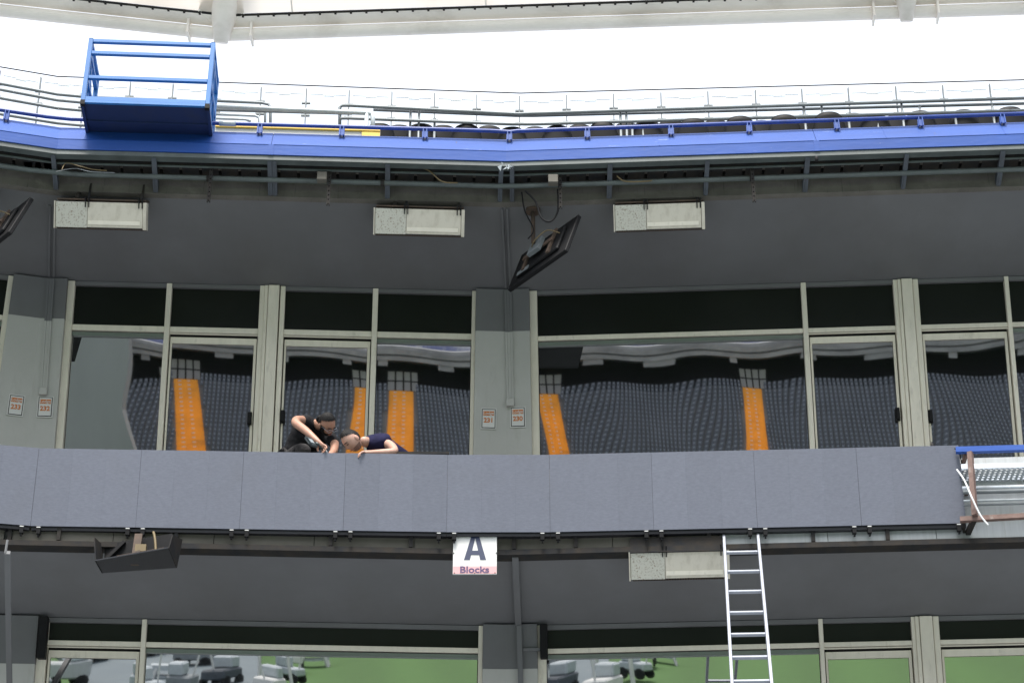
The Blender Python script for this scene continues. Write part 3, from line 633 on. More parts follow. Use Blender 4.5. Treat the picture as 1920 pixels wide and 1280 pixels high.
# cable trays
for lb, d0, z0_, mt in [('dark slotted cable tray under the ledge, nearest the fascia', 1.80, 14.745, M['dark_steel'])]:
    T = thing('cable_tray', lb, 'cable tray', pt(('K0', 0), d0, z0_))
    mb = MB(); sweep(mb, rect(d0 - .002, d0, z0_, z0_ + .06), FULL); sweep(mb, rect(d0 + .15, d0 + .152, z0_, z0_ + .06), FULL); mb.build('side', mt, T)
    mb = MB(); sts = [('L', -4.4 + .2 * i) for i in range(22)] + [('B', -5.0 + .2 * i) for i in range(25)] + [('A', .05 + .2 * i) for i in range(46)]
    for k, s in sts: sweep(mb, rect(d0 + .003, d0 + .147, z0_ - .003, z0_ + .002), [(k, s), (k, s + .17)])
    mb.build('slotted_floor', mt, T)['kind'] = 'stuff'
mb = MB(); mb.tube([pt(EL, 1.95, 14.735), pt(('K1', 0), 1.95, 14.735), pt(('K0', 0), 1.95, 14.735), pt(EA, 1.95, 14.735)], .012, 6); tag(mb.build('thin_conduit', M['pipe']), 'thin grey conduit beside the cable tray under the ledge', 'conduit')
def spline(pts, n=8):
    out = []; P_ = [V(p) for p in pts]; P_ = [P_[0]] + P_ + [P_[-1]]
    for i in range(1, len(P_) - 2):
        for j in range(n):
            t_ = j / n; a, b, c, d_ = P_[i - 1:i + 3]
            out.append(.5 * ((2 * b) + (c - a) * t_ + (2 * a - 5 * b + 4 * c - d_) * t_ ** 2 + (3 * b - a - 3 * c + d_) * t_ ** 3))
    out.append(P_[-2]); return out
def cable(pts, r, mt, label, cat='cable', n=6): return tag(MB().tube(spline(pts), r, n).build('cable', mt, smooth=True), label, cat)
cable([at(116, 318, 17.3), at(125, 306, 17.4), at(150, 312, 17.35), at(175, 318, 17.4), at(200, 320, 17.4)], .005, M['cable_y'], 'ochre cable looped above the first upper heater')
cable([at(105, 322, 17.35), at(140, 316, 17.4), at(170, 322, 17.3), at(215, 324, 17.4)], .004, M['steel'], 'thin grey cable on the tray above the first heater')
cable([at(725, 345, 17.65), at(735, 318, 17.65), at(760, 312, 17.6), at(800, 318, 17.6), at(828, 340, 17.6), at(858, 343, 17.65)], .007, M['cable_y'], 'ochre cable sagging above the second upper heater')
cable([at(1157, 330, 17.6), at(1172, 340, 17.6), at(1210, 340, 17.6), at(1240, 336, 17.65)], .008, M['cable_y'], 'ochre cable above the third upper heater')
cable([at(1046, 355, 17.7), at(1046, 395, 17.7), at(1032, 415, 17.7), at(1015, 408, 17.7), at(1004, 378, 17.7), at(985, 358, 17.7)], .011, M['black'], 'thick black cable hanging in a loop beside the screen mount')
cable([at(978, 360, 17.8), at(984, 395, 17.9), at(1000, 430, 17.95), at(990, 448, 18.0)], .007, M['black'], 'thin black cable twisted down the screen mount')
MB_ = MB()
for i in range(9):
    a = at(940 + random.uniform(0, 22), 304 + random.uniform(0, 10), 17.42); b_ = a + V((random.uniform(-.05, .05), -.01, random.uniform(-.07, .02))); c_ = a + V((random.uniform(-.02, .06), .01, random.uniform(-.08, .0)))
    MB_.add([a, b_, c_], [(0, 1, 2)])
tag(MB_.build('rag', M['steel_light']), 'torn pale rag caught at the corner of the blue ledge', 'rag')
tag(MB().ell(at(1531, 298, 17.15), .02, .02, .035, n=6).build('plug', M['black'], smooth=True), 'black rubber plug under the right ledge joint', 'plug')
for i, (px, py) in enumerate([(604, 333), (1037, 338)]):
    q = at(px, py, 17.55); tag(MB().box(Fr(q, (1, 0, 0), (0, 1, 0), (0, 0, 1)), -.05, .05, -.04, .04, -.05, .05).build('junction_box', M['clad_dim'], bevel=.006), ['grey junction box above the gap between first and second heaters', 'grey junction box above the hanging screen'][i], 'junction box')

# ------------------------------------------------------------------ blue pipe rail on the ledge
T = thing('blue_rail', 'blue painted pipe rail fixed along the top of the ledge', 'rail', pt(('K0', 0), 2.0, 15.2))
ZR = 15.262
mb = MB(); mb.tube([pt(EL, 2.0, ZR), pt(('L', -.15), 2.0, ZR), pt(('B', (K1(2.0) - C0).dot(uB) + .1), 2.0, ZR), pt(('B', -.25), 2.0, ZR), pt(('B', -.05), 2.0, ZR - .008), pt(('A', .12), 2.0, ZR), pt(EA, 2.0, ZR)], .021, 12); mb.build('pipe', M['blue_rail'], T, smooth=True)
for px in (8, 487, 641, 797, 955, 1101, 1258, 1405, 1570, 1728, 1883):
    k, s = stx(px, 245, 2.0); mb = MB()
    for o in (-.022, .014): sweep(mb, [(1.90, ZFc - .03), (2.03, ZFc - .06), (2.02, ZR - .005), (1.98, ZR - .005)], [(k, s + o), (k, s + o + .008)])
    sweep(mb, [(2.0, ZFc - .05), (2.012, ZFc - .055), (2.005, ZR - .02), (1.995, ZR - .02)], [(k, s - .03), (k, s + .03)])
    mb.build('clip', M['blue'], T)
k, s = stx(424, 230, 2.0); p = pt((k, s), 2.0, ZR); mb = MB(); mb.tube([p - uB * .07, p - uB * .02, p + uB * .05, p + uB * .1], .028, 10); mb.build('tape_wrap', M['steel_light'], T, smooth=True)

# ------------------------------------------------------------------ seats behind the ledge
def make_seat(label):
    T = thing('stadium_seat', label, 'seat', (0, 0, 0), 'black folding seats of the upper tier')
    mb = MB(); n = 8; vs = []
    for j in range(n + 1):
        for i in range(n + 1):
            x = -1 + 2 * i / n; z = j / n; wd = .215 * (1 - .34 * z ** 1.5)
            vs.append(V((x * wd, .04 * z - .05 * x * x + .05, .44 + .39 * z - .035 * (abs(x) ** 5) * z)))
    f = [(j * (n + 1) + i, j * (n + 1) + i + 1, (j + 1) * (n + 1) + i + 1, (j + 1) * (n + 1) + i) for j in range(n) for i in range(n)]
    b0 = len(vs); vs += [p + V((0, .028, -.004)) for p in vs]; f += [tuple(b0 + q for q in g)[::-1] for g in f]
    for i in range(n): a = n * (n + 1) + i; f.append((a, a + 1, b0 + a + 1, b0 + a))
    for j in range(n):
        for e in (0, n): a = j * (n + 1) + e; f.append((a, a + n + 1, b0 + a + n + 1, b0 + a))
    mb.add(vs, f); mb.build('backrest', M['seat'], T, smooth=True)
    MB().box(WF, -.16, .16, -.08, .03, .40, .70).build('seat_pan', M['seat'], T, bevel=.02)
    MB().box(WF, -.03, .03, .02, .10, 0, .45).build('bracket', M['dark_steel'], T)
    return T
seat0 = make_seat('black folding seat behind the blue ledge'); first = True
DS = .95
def seat_lab(px): 
    cl = [487, 641, 797, 955, 1101, 1258, 1405, 1570, 1728, 1883]
    nm = ['first', 'second', 'third', 'fourth', 'fifth', 'sixth', 'seventh', 'eighth', 'ninth', 'tenth']
    i = max(j for j, q in enumerate(cl) if q <= px); return 'row seat just right of the %s blue rail clip after the cage' % nm[i]
cnt = {}
seatpx = [712] + [748 + 42.5 * i for i in range(29)]
for px in seatpx:
    row = seatpx.index(px) % 2; DD = DS - .45 * row; k, s = stx(px, 250, DD); p = pt((k, s), DD, 15.25 + .32 * row + random.uniform(-.01, .01)); yaw = {'A': YA, 'B': YB}[k]
    so_ = seat0 if first else dup(seat0); first = False
    so_.location = (p.x + random.uniform(-.01, .01), p.y, p.z + random.uniform(-.012, .012)); so_.rotation_euler = (random.uniform(-.05, .05), 0, yaw + pi + random.uniform(-.04, .04))
    b_ = seat_lab(px); c_ = cnt.get(b_, 0); cnt[b_] = c_ + 1
    so_['label'] = 'black ' + ['nearest', 'next', 'third', 'fourth', 'fifth'][c_] + ' ' + b_

# white board with yellow trim
T = thing('banner_board', 'white board with yellow trim behind the ledge, right of the blue cage', 'board', wp(560, 250, 1.6))
a, b = wp(405, 231, 1.6), wp(713, 243, 1.6); z0_, z1_ = 15.2, min(a.z, b.z)
mb = MB(); mb.hexa([V((a.x, a.y, z0_)), V((b.x, b.y, z0_)), V((b.x, b.y + .03, z0_)), V((a.x, a.y + .03, z0_)), V((a.x, a.y, a.z - .03)), V((b.x, b.y, a.z - .03)), V((b.x, b.y + .03, a.z - .03)), V((a.x, a.y + .03, a.z - .03))]); mb.build('sheet', M['white'], T)
mb = MB(); mb.bar(V((a.x, a.y - .005, a.z - .03)), V((b.x, b.y - .005, a.z - .03)), .04, .060); q = wp(700, 250, 1.6); mb.box(Fr(V((q.x, q.y - .012, 0)), uB, nB, (0, 0, 1)), -.12, .07, -.004, .004, z0_, a.z - .04); mb.build('trim', M['yellow'], T)

# ------------------------------------------------------------------ guard rails of grey pipe (layer d=1.25) and glass balustrade (d=-.2)
def rail(pts, r, d, mt, T): MB().tube([wp(x, y, d) for x, y in pts], r, 8).build('rail', mt, T, smooth=True)
def post(x, y0, y1, r, d, mt, T):
    p = wp(x, y0, d); MB().tube([p, V((p.x, p.y, max(15.2, p.z - 1.0)))], r, 8).build('post', mt, T, smooth=True)
T = thing('guard_rail', 'thick pale grey pipe rail ending in a double post, right of the cage', 'guard rail', wp(560, 245, 1.3))
rail([(395, 199), (540, 206), (688, 212), (697, 214), (699, 222), (699, 250)], .026, 1.3, M['steel_light'], T); post(688, 211, 245, .024, 1.3, M['steel_light'], T)
rail([(395, 206), (660, 213)], .018, 1.15, M['steel'], T)
T = thing('guard_rail', 'three-bar grey pipe rail running right from the middle of the upper tier', 'guard rail', wp(1000, 245, 1.0))
d_ = 1.05
rail([(637, 250), (637, 202), (642, 198), (655, 198), (970, 214), (1000, 213), (1930, 184)], .019, d_, M['steel'], T)
rail([(700, 206), (968, 217), (1000, 217), (1930, 194)], .018, d_ - .1, M['steel'], T)
rail([(637, 226), (640, 222), (655, 222), (960, 233), (1000, 233), (1930, 207)], .018, d_, M['steel'], T)
for x, y in [(770, 206), (786, 206), (815, 222), (1163, 210), (1174, 210), (1185, 226), (1205, 226), (1507, 198), (1540, 196), (1590, 212), (1644, 215), (1690, 195), (1724, 198), (1790, 210), (1860, 198)]: post(x, y, 250, .014, d_ - .03, M['steel'], T)
T = thing('guard_rail', 'grey pipe rails with rounded ends just right of the blue cage', 'guard rail', wp(460, 245, .9))
rail([(395, 189), (490, 193), (504, 196), (507, 204), (507, 255)], .017, .9, M['steel'], T); rail([(395, 197), (485, 200), (495, 203), (497, 209), (497, 255)], .015, .9, M['steel'], T)
rail([(395, 214), (478, 217), (486, 221), (486, 255)], .017, .95, M['steel_light'], T); rail([(395, 222), (460, 224), (470, 228)], .015, .95, M['steel_light'], T)
T = thing('guard_rail', 'four-bar grey pipe rail at the far left, passing behind the cage', 'guard rail', wp(60, 245, 1.0))
for ys in ((157, 181), (168, 192), (184, 207), (214, 235)):
    rail([(-120, ys[0] - (ys[1] - ys[0]) * .85), (0, ys[0]), (107, ys[1] - 4), (150, ys[1]), (400, ys[1] + 11)], .018, 1.0, M['steel'], T)
T = thing('glass_balustrade', 'frameless glass balustrade with thin steel posts along the upper walkway', 'balustrade', wp(975, 245, -.2))
db = -.2
def topy(x):
    if x > 975: return 175 - (x - 975) * .0265
    if x > 107: return 175 - (975 - x) * .036
    return 143.7 - (107 - x) * .168
tops = [(-60, 0), (0, 0), (77, 0), (160, 0), (245, 0), (325, 0), (408, 0), (490, 0), (575, 0), (655, 0), (735, 0), (815, 0), (894, 0), (974, 0), (1062, 0), (1150, 0), (1239, 0), (1327, 0), (1416, 0), (1503, 0), (1590, 0), (1679, 0), (1767, 0), (1855, 0), (1945, 0)]
MB().tube([wp(x, topy(x), db) for x in (-60, 107, 400, 700, 973, 976, 1300, 1600, 1950)], .008, 6).build('top_wire', M['dark_steel'], T)
for i, (x, _) in enumerate(tops):
    ty = topy(x); p = wp(x, ty + 7, db); b_ = wp(x, 262, db); b_ = V((p.x, p.y + .12, b_.z - .4))
    MB().bar(p, b_, .014, .04, V((0, 1, 0))).build('post', M['steel'], T)
    for dz in (.19, .36):
        q = p.lerp(b_, dz / (p.z - b_.z)); MB().bar(q - V((.05, 0, 0)), q + V((.05, 0, 0)), .03, .02).build('clamp', M['steel'], T)
    if i < len(tops) - 1:
        x2 = tops[i + 1][0]; a = wp(x + 7, ty + 16, db); b2 = wp(x2 - 6, topy(x2) + 16, db); dn = V((0, .1, -.9))
        mb = MB(); mb.hexa([a, b2, b2 + V((0, .008, 0)), a + V((0, .008, 0)), a + dn, b2 + dn, b2 + dn + V((0, .008, 0)), a + dn + V((0, .008, 0))]); mb.build('glass_pane', M['clear'], T)
        mb = MB(); mb.bar(a, b2, .010, .005); m1, m2 = a.lerp(b2, .36), a.lerp(b2, .66); mb.bar(m1 - V((0, 0, .012)), m2 - V((0, 0, .012)), .01, .022); mb.build('pane_edge', M['steel_light'], T)

# ------------------------------------------------------------------ blue cage hung over the ledge
zb = 15.13
c00 = at(151, 187, 16.6); 
def zfit_(px, py, z): # point at height z seen at image point
    dr = FW + RT * ((px - 960) / FPX) + UP * ((640 - py) / FPX); return CAM + dr * ((z - 1.7) / dr.z)
fl, fr_, bl, br = zfit(151, 187, zb), zfit(393, 195, zb), zfit(158, 259, zb), zfit(405, 265, zb)
ex = (fr_ - fl); ex.z = 0; Wc = ex.length; ex.normalize(); ey = V((-ex.y, ex.x, 0)); Dc = ((bl - fl).dot(ey) + (br - fr_).dot(ey)) / 2
top = at(161, 74, fl.y + .02); Hc = top.z - zb
CF = Fr(fl, ex, ey, (0, 0, 1))
T = thing('blue_cage', 'bright blue open steel cage with solid floor hung over the ledge', 'cage', CF.w(Wc / 2, Dc / 2, 0))
g = .045
for x in (0, Wc - g):
    for y in (0, Dc - g):
        MB().box(CF, x, x + g, y, y + g, 0, Hc).build('upright', M['cage'], T, bevel=.003)
        MB().box(CF, x + .002, x + g - .002, y + .002, y + g - .002, Hc, Hc + .006).build('end_cap', M['black'], T)
        MB().box(CF, x - .001, x + g + .001, y - .002, y + g + .002, -.052, .002).build('corner_cap', M['black'], T)
for z in (Hc - g, Hc - .20, Hc - .52):
    MB().box(CF, g + .001, Wc - g - .001, .002, g - .002, z, z + g - .004).build('front_rail', M['cage'], T, bevel=.003)
for x in (.002, Wc - g + .002):
    for z in (Hc - g, Hc - .20, Hc - .52, .0):
        MB().box(CF, x, x + g - .004, g + .001, Dc - g - .001, z, z + g - .004).build('side_rail', M['cage'], T)
MB().box(CF, g + .001, Wc - g - .001, 0, g, 0, g).build('floor_beam', M['cage'], T); MB().box(CF, g, Wc - g, Dc - g, Dc, 0, g).build('floor_beam', M['cage'], T)
MB().box(CF, .012, Wc - .012, .012, Dc - .012, -.016, -.004).build('floor_sheet', M['cage_dark'], T)
mb = MB(); mb.box(CF, .0, Wc, .0, .03, -.03, -.001); mb.build('floor_lip', M['cage'], T)
mb = MB(); mb.box(CF, .03, Wc - .03, Dc * .48, Dc * .52, -.035, -.017); mb.box(CF, .0, .03, .031, Dc, -.045, -.017); mb.box(CF, Wc - .03, Wc, .031, Dc, -.045, -.017); mb.box(CF, .031, Wc - .031, Dc - .03, Dc, -.045, -.017); mb.build('floor_rib', M['cage_dark'], T)
for x in (.06, Wc - .08):
    MB().bar(CF.w(x, Dc, .02), CF.w(x, Dc + .25, .05), .04, .04).build('hook_arm', M['cage'], T)
for x0 in (.008, Wc - .03):
    mb = MB(); mb.bar(CF.w(x0 + .01, .05, Hc - .1), CF.w(x0 + .01, Dc - .05, .05), .02, .03, V((1, 0, 0))); mb.bar(CF.w(x0 + .01, .22, .03), CF.w(x0 + .01, .22, Hc - .05), .02, .03, V((1, 0, 0))); mb.build('side_brace', M['cage'], T)

# ------------------------------------------------------------------ heaters
def heater(px, py, Y, yaw, zc, label, rusty=.45):
    q = at(px, py, Y); c, s = cos(yaw), sin(yaw); tl = R(33)
    ex_, n_ = V((c, s, 0)), V((-s, c, 0)); F = Fr(q, ex_, n_ * cos(tl) + V((0, 0, sin(tl))), V((0, 0, cos(tl))) - n_ * sin(tl))
    T = thing('wall_heater', label, 'heater', q, 'white hooded heaters hung under the ceiling edge')
    W_, H_ = .92, .262
    MB().box(F, .003, W_ * .35, 0, .13, -H_, 0).build('front_panel', M['rust'], T, bevel=.004)
    MB().box(F, W_ * .35 + .003, W_ - .035, 0, .13, -H_ + .006, 0).build('front_panel', M['heater'], T, bevel=.004)
    MB().box(F, -.012, 0, -.01, .14, -H_ - .01, .005).build('end_cap', M['heater'], T); MB().box(F, W_ - .032, W_, -.01, .14, -H_ - .01, .005).build('end_cap', M['heater'], T)
    MB().box(F, W_ * .36, W_ * .93, -.008, .0, -H_ + .035, -H_ + .075).build('name_strip', M['alu'], T)
    mb = MB()
    for i in range(36): mb.box(F, .02 + i * .0243, .02 + i * .0243 + .010, .002, .12, -H_ - .010, -H_ - .001)
    tag(mb.build('grille', M['dark_steel'], T), None, None, kind='stuff')
    mb = MB(); mb.box(F, .02, W_ - .02, .02, .022, -H_ - .014, -H_ - .001); mb.box(F, .01, W_ - .01, .10, .12, -H_ - .014, -H_ - .001); mb.build('grille_bar', M['rusty'], T)
    mb = MB().box(F, .01, W_ - .01, .04, .30, .02, .035); mb.box(F, .01, W_ - .01, .131, .15, -H_ * .6, .02); mb.build('hood', M['rusty'], T)
    for x in (.32, W_ - .06):
        mb = MB().box(F, x - .022, x - .012, -.012, .05, -.055, .05); mb.box(F, x + .012, x + .022, -.012, .05, -.055, .05); mb.build('hook', M['black'], T)
        p = F.w(x, .08, .03); MB().bar(p, V((p.x, p.y + .05, zc)), .02, .02, V((0, 1, 0))).build('hanger', M['dark_steel'], T)
    p = F.w(.2, .1, .03); MB().tube([p, p + V((0, .02, .07)), p + V((.02, .05, .16))], .028, 8, r2=.015).build('gas_elbow', M['dark_steel'], T, smooth=True)
    return T
heater(104, 377, 17.62, YB, 14.82, 'rust-speckled white heater at the upper left, first of the upper three')
heater(703, 390, 17.80, YB, 14.82, 'rust-speckled white heater left of the hanging screen, middle of the upper three')
heater(1152, 385, 17.80, YA, 14.82, 'rust-speckled white heater right of the hanging screen, third of the upper three')
T = heater(1181, 1034, 17.85, YA, 10.62, 'white heater under the display, partly behind the ladder')
mb = MB(); q = wp(1270, 1015, 1.72); mb.box(Fr(q, uA, nA, (0, 0, 1)), -.44, .44, .02, .04, -.09, .06); mb.build('back_plate', M['dark_steel'], T)

# ------------------------------------------------------------------ hanging screens
def screen(dx, rot, label, zc, mount_px):
    BL, BR_, TL, TR = V((-.055, 18.44, 13.84)), V((.51, 17.70, 13.84)), V((.14, 18.46, 14.34)), V((.67, 17.81, 14.34))
    piv = V((.31, 18.1, 14.1)); Rm = Matrix.Rotation(rot, 3, 'Z')
    f = lambda p: Rm @ (V(p) - piv) + piv + V(dx)
    BL, BR_, TL, TR = map(f, (BL, BR_, TL, TR))
    if mount_px:
        sh = zfit(*mount_px, TR.z) - TR; BL, BR_, TL, TR = [p + sh for p in (BL, BR_, TL, TR)]
    ctr = (BL + BR_ + TL + TR) / 4
    ex_ = ((BR_ - BL) + (TR - TL)).normalized(); ez_ = ((TL - BL) + (TR - BR_)); ez_ = (ez_ - ex_ * ez_.dot(ex_)).normalized(); ey_ = ez_.cross(ex_)
    F = Fr(ctr, ex_, ey_, ez_); T = thing('hanging_screen', label, 'television', ctr, 'flat screens hung over the balcony')
    Wd, Hd = .94, .55      # y<0 side faces camera (back)
    MB().box(F, -Wd / 2, Wd / 2, .0, .045, -Hd / 2, Hd / 2).build('casing', M['black'], T, bevel=.006)
    MB().box(F, -Wd / 2 + .02, Wd / 2 - .02, .046, .049, -Hd / 2 + .02, Hd / 2 - .02).build('display', M['transom'], T)
    MB().box(F, -Wd * .36, Wd * .36, -.035, -.001, -Hd * .34, Hd * .3).build('rear_cover', M['black'], T, bevel=.01)
    mb = MB()
    for x in (-.2, .2): mb.box(F, x - .02, x + .02, -.06, -.036, -.18, .18)
    mb.box(F, -.24, .24, -.075, -.06, -.03, .03); mb.build('wall_plate', M['rusty'], T)
    mb = MB(); mb.box(F, -.09, .09, -.12, -.076, -.09, .09); mb.box(F, -.3, -.12, -.045, -.036, -.2, -.15); mb.build('tilt_joint', M['steel'], T)
    p = F.w(0, -.14, .02); t_ = V((p.x, p.y, zc)) 
    MB().tube([p, t_], .022, 10).build('drop_pole', M['rusty'], T, smooth=True)
    MB().tube([t_ - V((0, 0, .03)), t_ + V((0, 0, .012))], .075, 16).build('ceiling_disc', M['rusty'], T)
    MB().tube(spline([F.w(-.02, -.13, -.02), F.w(.08, -.17, -.02), F.w(.18, -.13, .1), F.w(.3, -.04, .06)]), .006, 6).build('yellow_cable', M['cable_y'], T)
    return T
screen((0, 0, 0), 0, 'black flat screen hung tilted at the middle pier', ZC2 - .01, None)
screen((-5.60, -1.0, .0), R(5), 'black flat screen cut by the left edge of the picture', ZC2 - .01, (56, 372))

# ------------------------------------------------------------------ LED ribbon
LT = R(8); PW, PH = .962, .770
K = at(1030, 852, 17.70)      # top edge of the panel run at its middle joint
T = thing('led_display', 'long grey LED ribbon display along the balcony front', 'LED display', K - V((0, 0, PH)))
def ledframe(o, yaw): u, n = axes(yaw); return Fr(o, u, n * cos(LT) + V((0, 0, sin(LT))), V((0, 0, cos(LT))) - n * sin(LT))
plist = []; o = V(K)
for i in range(4): plist.append((o.copy(), YA * .85)); o = o + axes(YA * .85)[0] * PW
Rend = o.copy()
o = V(K); o = o - axes(0)[0] * PW; plist.append((o.copy(), 0.0)); 
for i in range(4): o = o - axes(R(1.9))[0] * PW; plist.append((o.copy(), R(1.9)))
for i in range(3): o = o - axes(R(10))[0] * PW; plist.append((o.copy(), R(10)))
rl = random.Random(3)
def sbox(fr, x0, x1, y0, y1, z0, z1, s0, s1):
    g = fr.w; return MB().hexa([g(x0 - s0, y0, z0), g(x1 + s1, y0, z0), g(x1 + s1, y1, z0), g(x0 - s0, y1, z0), g(x0, y0, z1), g(x1, y0, z1), g(x1, y1, z1), g(x0, y1, z1)])
order = sorted(plist, key=lambda q: q[0].x)
for qi, (o, yw) in enumerate(order):
    j = rl.uniform(-.002, .002); F = ledframe(o + V((0, j, 0)), yw)
    kk = PH * sin(LT) * .5
    sL = kk * tan(order[qi - 1][1] - yw) if qi else 0; sR = kk * tan(yw - order[qi + 1][1]) if qi < len(order) - 1 else 0
    P_ = sbox(F, .001, PW - .001, .012, .10, -PH, 0, sL, sR).build('panel', M['led_frame'], T)
    for c_ in range(3):
        for r_ in range(1):
            jj = rl.uniform(-.0006, .0006)
            x0_, x1_ = (.0010 if c_ == 0 else .0002) + c_ * PW / 3, (c_ + 1) * PW / 3 - (.0010 if c_ == 2 else .0002); z1_, z0_ = -.0004, -PH + .0006
            ob = sbox(F, x0_, x1_, 0 + jj, .011, z0_, z1_, sL if c_ == 0 else 0, sR if c_ == 2 else 0).build('module', M['led'], P_)
    MB().box(F, .0, PW, .02, .09, -PH - .035, -PH - .003).build('bottom_rail', M['led_frame'], T)
    for x in (.07, PW - .07):
        mb = MB().box(F, x - .018, x + .018, -.01, .04, -PH - .075, -PH - .02); mb.box(F, x - .008, x + .008, .0, .03, -PH - .10, -PH - .075); H = mb.build('latch', M['black'], T)
        MB().box(F, x - .018, x + .018, -.013, .0, -PH - .019, -PH - .010).build('latch_lip', M['white'], H)
# struts from the slab edge to the display
mbs = []
for px in (18, 110, 330, 620, 770, 965, 1080, 1330, 1525, 1665):
    b_ = wp(px, 1032, 1.60); u = uA if px > 950 else uB; F = Fr(V((b_.x, b_.y, 0)), u, nA if px > 950 else nB, (0, 0, 1))
    p0 = F.w(0, -.08, ZC1 + .02); p1 = F.w(0, -.09, ZC1 + .15)
    MB().bar(p0, p1, .035, .03).build('strut', M['dark_steel'], T)
mb = MB(); mb.bar(at(735, 853, 17.86), at(842, 853, 17.86), .10, .025); tag(mb.build('flat_bar', M['dark_steel']), 'spare dark strip lying on the display top right of the second man', 'strip')
tag(MB().tube([at(1749, 836, 17.6), at(1747, 828, 17.6)], .02, 6, r2=.004).build('cone_cap', M['black']), 'small black cone cap standing on the display near its right end', 'cap')

# ------------------------------------------------------------------ bare steel frame past the display's end
DFm = 1.95
T = thing('display_frame', 'bare brown and blue steel frame waiting for panels at the right', 'steel frame', wp(1830, 1012, 1.75))
MB().bar(at(1792, 844, 17.48), at(2000, 838, 17.30), .05, .055).build('top_bar', M['blue'], T)
MB().bar(at(1800, 974, 17.42), at(2000, 963, 17.24), .05, .045).build('bottom_bar', M['brown'], T)
MB().bar(at(1819, 848, 17.44), at(1828, 966, 17.36), .045, .05).build('upright', M['brown'], T)
MB().bar(at(1812, 850, 17.50), at(1796, 898, 17.80), .03, .04).build('diagonal', M['brown'], T)
MB().bar(at(1822, 910, 17.5), at(1806, 932, 17.8), .03, .04).build('diagonal', M['brown'], T)
MB().bar(at(1826, 974, 17.40), at(1808, 1014, 17.9), .045, .045).build('diagonal', M['dark_steel'], T)
MB().bar(at(1806, 976, 17.5), at(1809, 1010, 17.85), .025, .03).build('diagonal', M['dark_steel'], T)
# perforated tray: three strips with real holes between bars
T = thing('perforated_tray', 'shiny perforated zinc cable tray behind the bare frame', 'cable tray', wp(1870, 935, 1.9))
a0, a1 = stx(1797, 900, 1.75)[1], stx(1797, 900, 1.75)[1] + 3.0
mb = MB(); sweep(mb, rect(1.92, 1.93, 11.20, 11.25), [('A', a0), ('A', a1)]); mb.build('side', M['zinc'], T)
mb = MB(); sweep(mb, rect(1.67, 1.675, 11.20, 11.25), [('A', a0), ('A', a1)]); mb.build('side', M['zinc'], T)
mb = MB()
for k in range(6): sweep(mb, rect(1.682 + k * .045, 1.702 + k * .045, 11.196, 11.200), [('A', a0), ('A', a1)])
for k in range(62): sweep(mb, rect(1.68, 1.925, 11.190, 11.195), [('A', a0 + k * .048), ('A', a0 + k * .048 + .026)])
tag(mb.build('mesh_floor', M['zinc'], T), None, None, kind='stuff')
for i, (z, dd, r, mt) in enumerate([(11.03, 1.86, .022, M['zinc']), (10.98, 1.88, .02, M['steel']), (10.90, 1.86, .011, M['steel_light']), (10.865, 1.84, .009, M['steel'])]):
    tag(MB().tube([pt(('A', a0), dd, z), pt(('A', a1), dd, z)], r, 10).build('service_pipe', mt, smooth=True), ['bright metal conduit, upper of the bundle below the perforated tray', 'thick grey conduit, second of the bundle below the perforated tray', 'thin pale conduit, third of the bundle below the perforated tray', 'thin grey conduit, lowest of the bundle below the perforated tray'][i], 'conduit')
cable([at(1794, 880, 17.4), at(1808, 900, 17.35), at(1822, 932, 17.3), at(1838, 965, 17.3), at(1853, 984, 17.3)], .0085, M['cable_w'], 'white cable hanging in front of the bare frame')
cable([at(1790, 840, 17.5), at(1799, 850, 17.5), at(1803, 868, 17.6)], .006, M['black'], 'short black cable curling at the right end of the display')

# ------------------------------------------------------------------ letter sign
u, n = axes(R(-.5)); q = at(850, 1003, 17.855); F = Fr(q, u, n, (0, 0, 1)); Ws, Hs = .407, .402
F.O = q; T = thing('block_sign', 'white sign with a large letter A and the word Blocks under the display', 'sign', F.w(Ws / 2, 0, -Hs))
MB().box(F, 0, Ws, 0, .012, -Hs, .02).build('plate', M['white'], T, bevel=.002)
MB().box(F, .003, Ws - .003, -.002, -.0005, -Hs + .006, -Hs + .082).build('pink_band', M['pink'], T)
L = MB(); y0_, y1_ = -.003, -.0006
def quad3(pts): L.add([F.w(x, y, z) for y in (y0_, y1_) for x, z in pts], [(0, 1, 2, 3), (7, 6, 5, 4)] + [(i, (i + 1) % 4, 4 + (i + 1) % 4, 4 + i) for i in range(4)])
cx = .205; zt_, zb_ = -.005, -.255
quad3([(cx - .103, zb_), (cx - .048, zb_), (cx + .005, zt_), (cx - .035, zt_)]); quad3([(cx + .048, zb_), (cx + .103, zb_), (cx + .035, zt_), (cx - .005, zt_)])
y0_, y1_ = -.0028, -.0007; quad3([(cx - .06, -.205), (cx + .06, -.205), (cx + .045, -.160), (cx - .045, -.160)])
L.build('letter', M['navy'], T)
text_mb('Blocks', .092, F, Ws / 2 - .003, -.004, -Hs + .044, .0022, .0008, 1.14).build('word', M['plum'], T)
for x, z in ((.006, -.185), (Ws - .006, -.185), (.016, -Hs + .012), (Ws - .016, -Hs + .012), (Ws / 2, -Hs + .010)): MB().tube([F.w(x, -.006, z), F.w(x, .0, z)], .005, 8).build('rivet', M['dark_steel'], T)
for x in (.05, Ws - .05): MB().bar(F.w(x, .02, -.1), F.w(x, .02, .1), .02, .01, V((0, 1, 0))).build('hanger', M['dark_steel'], T)

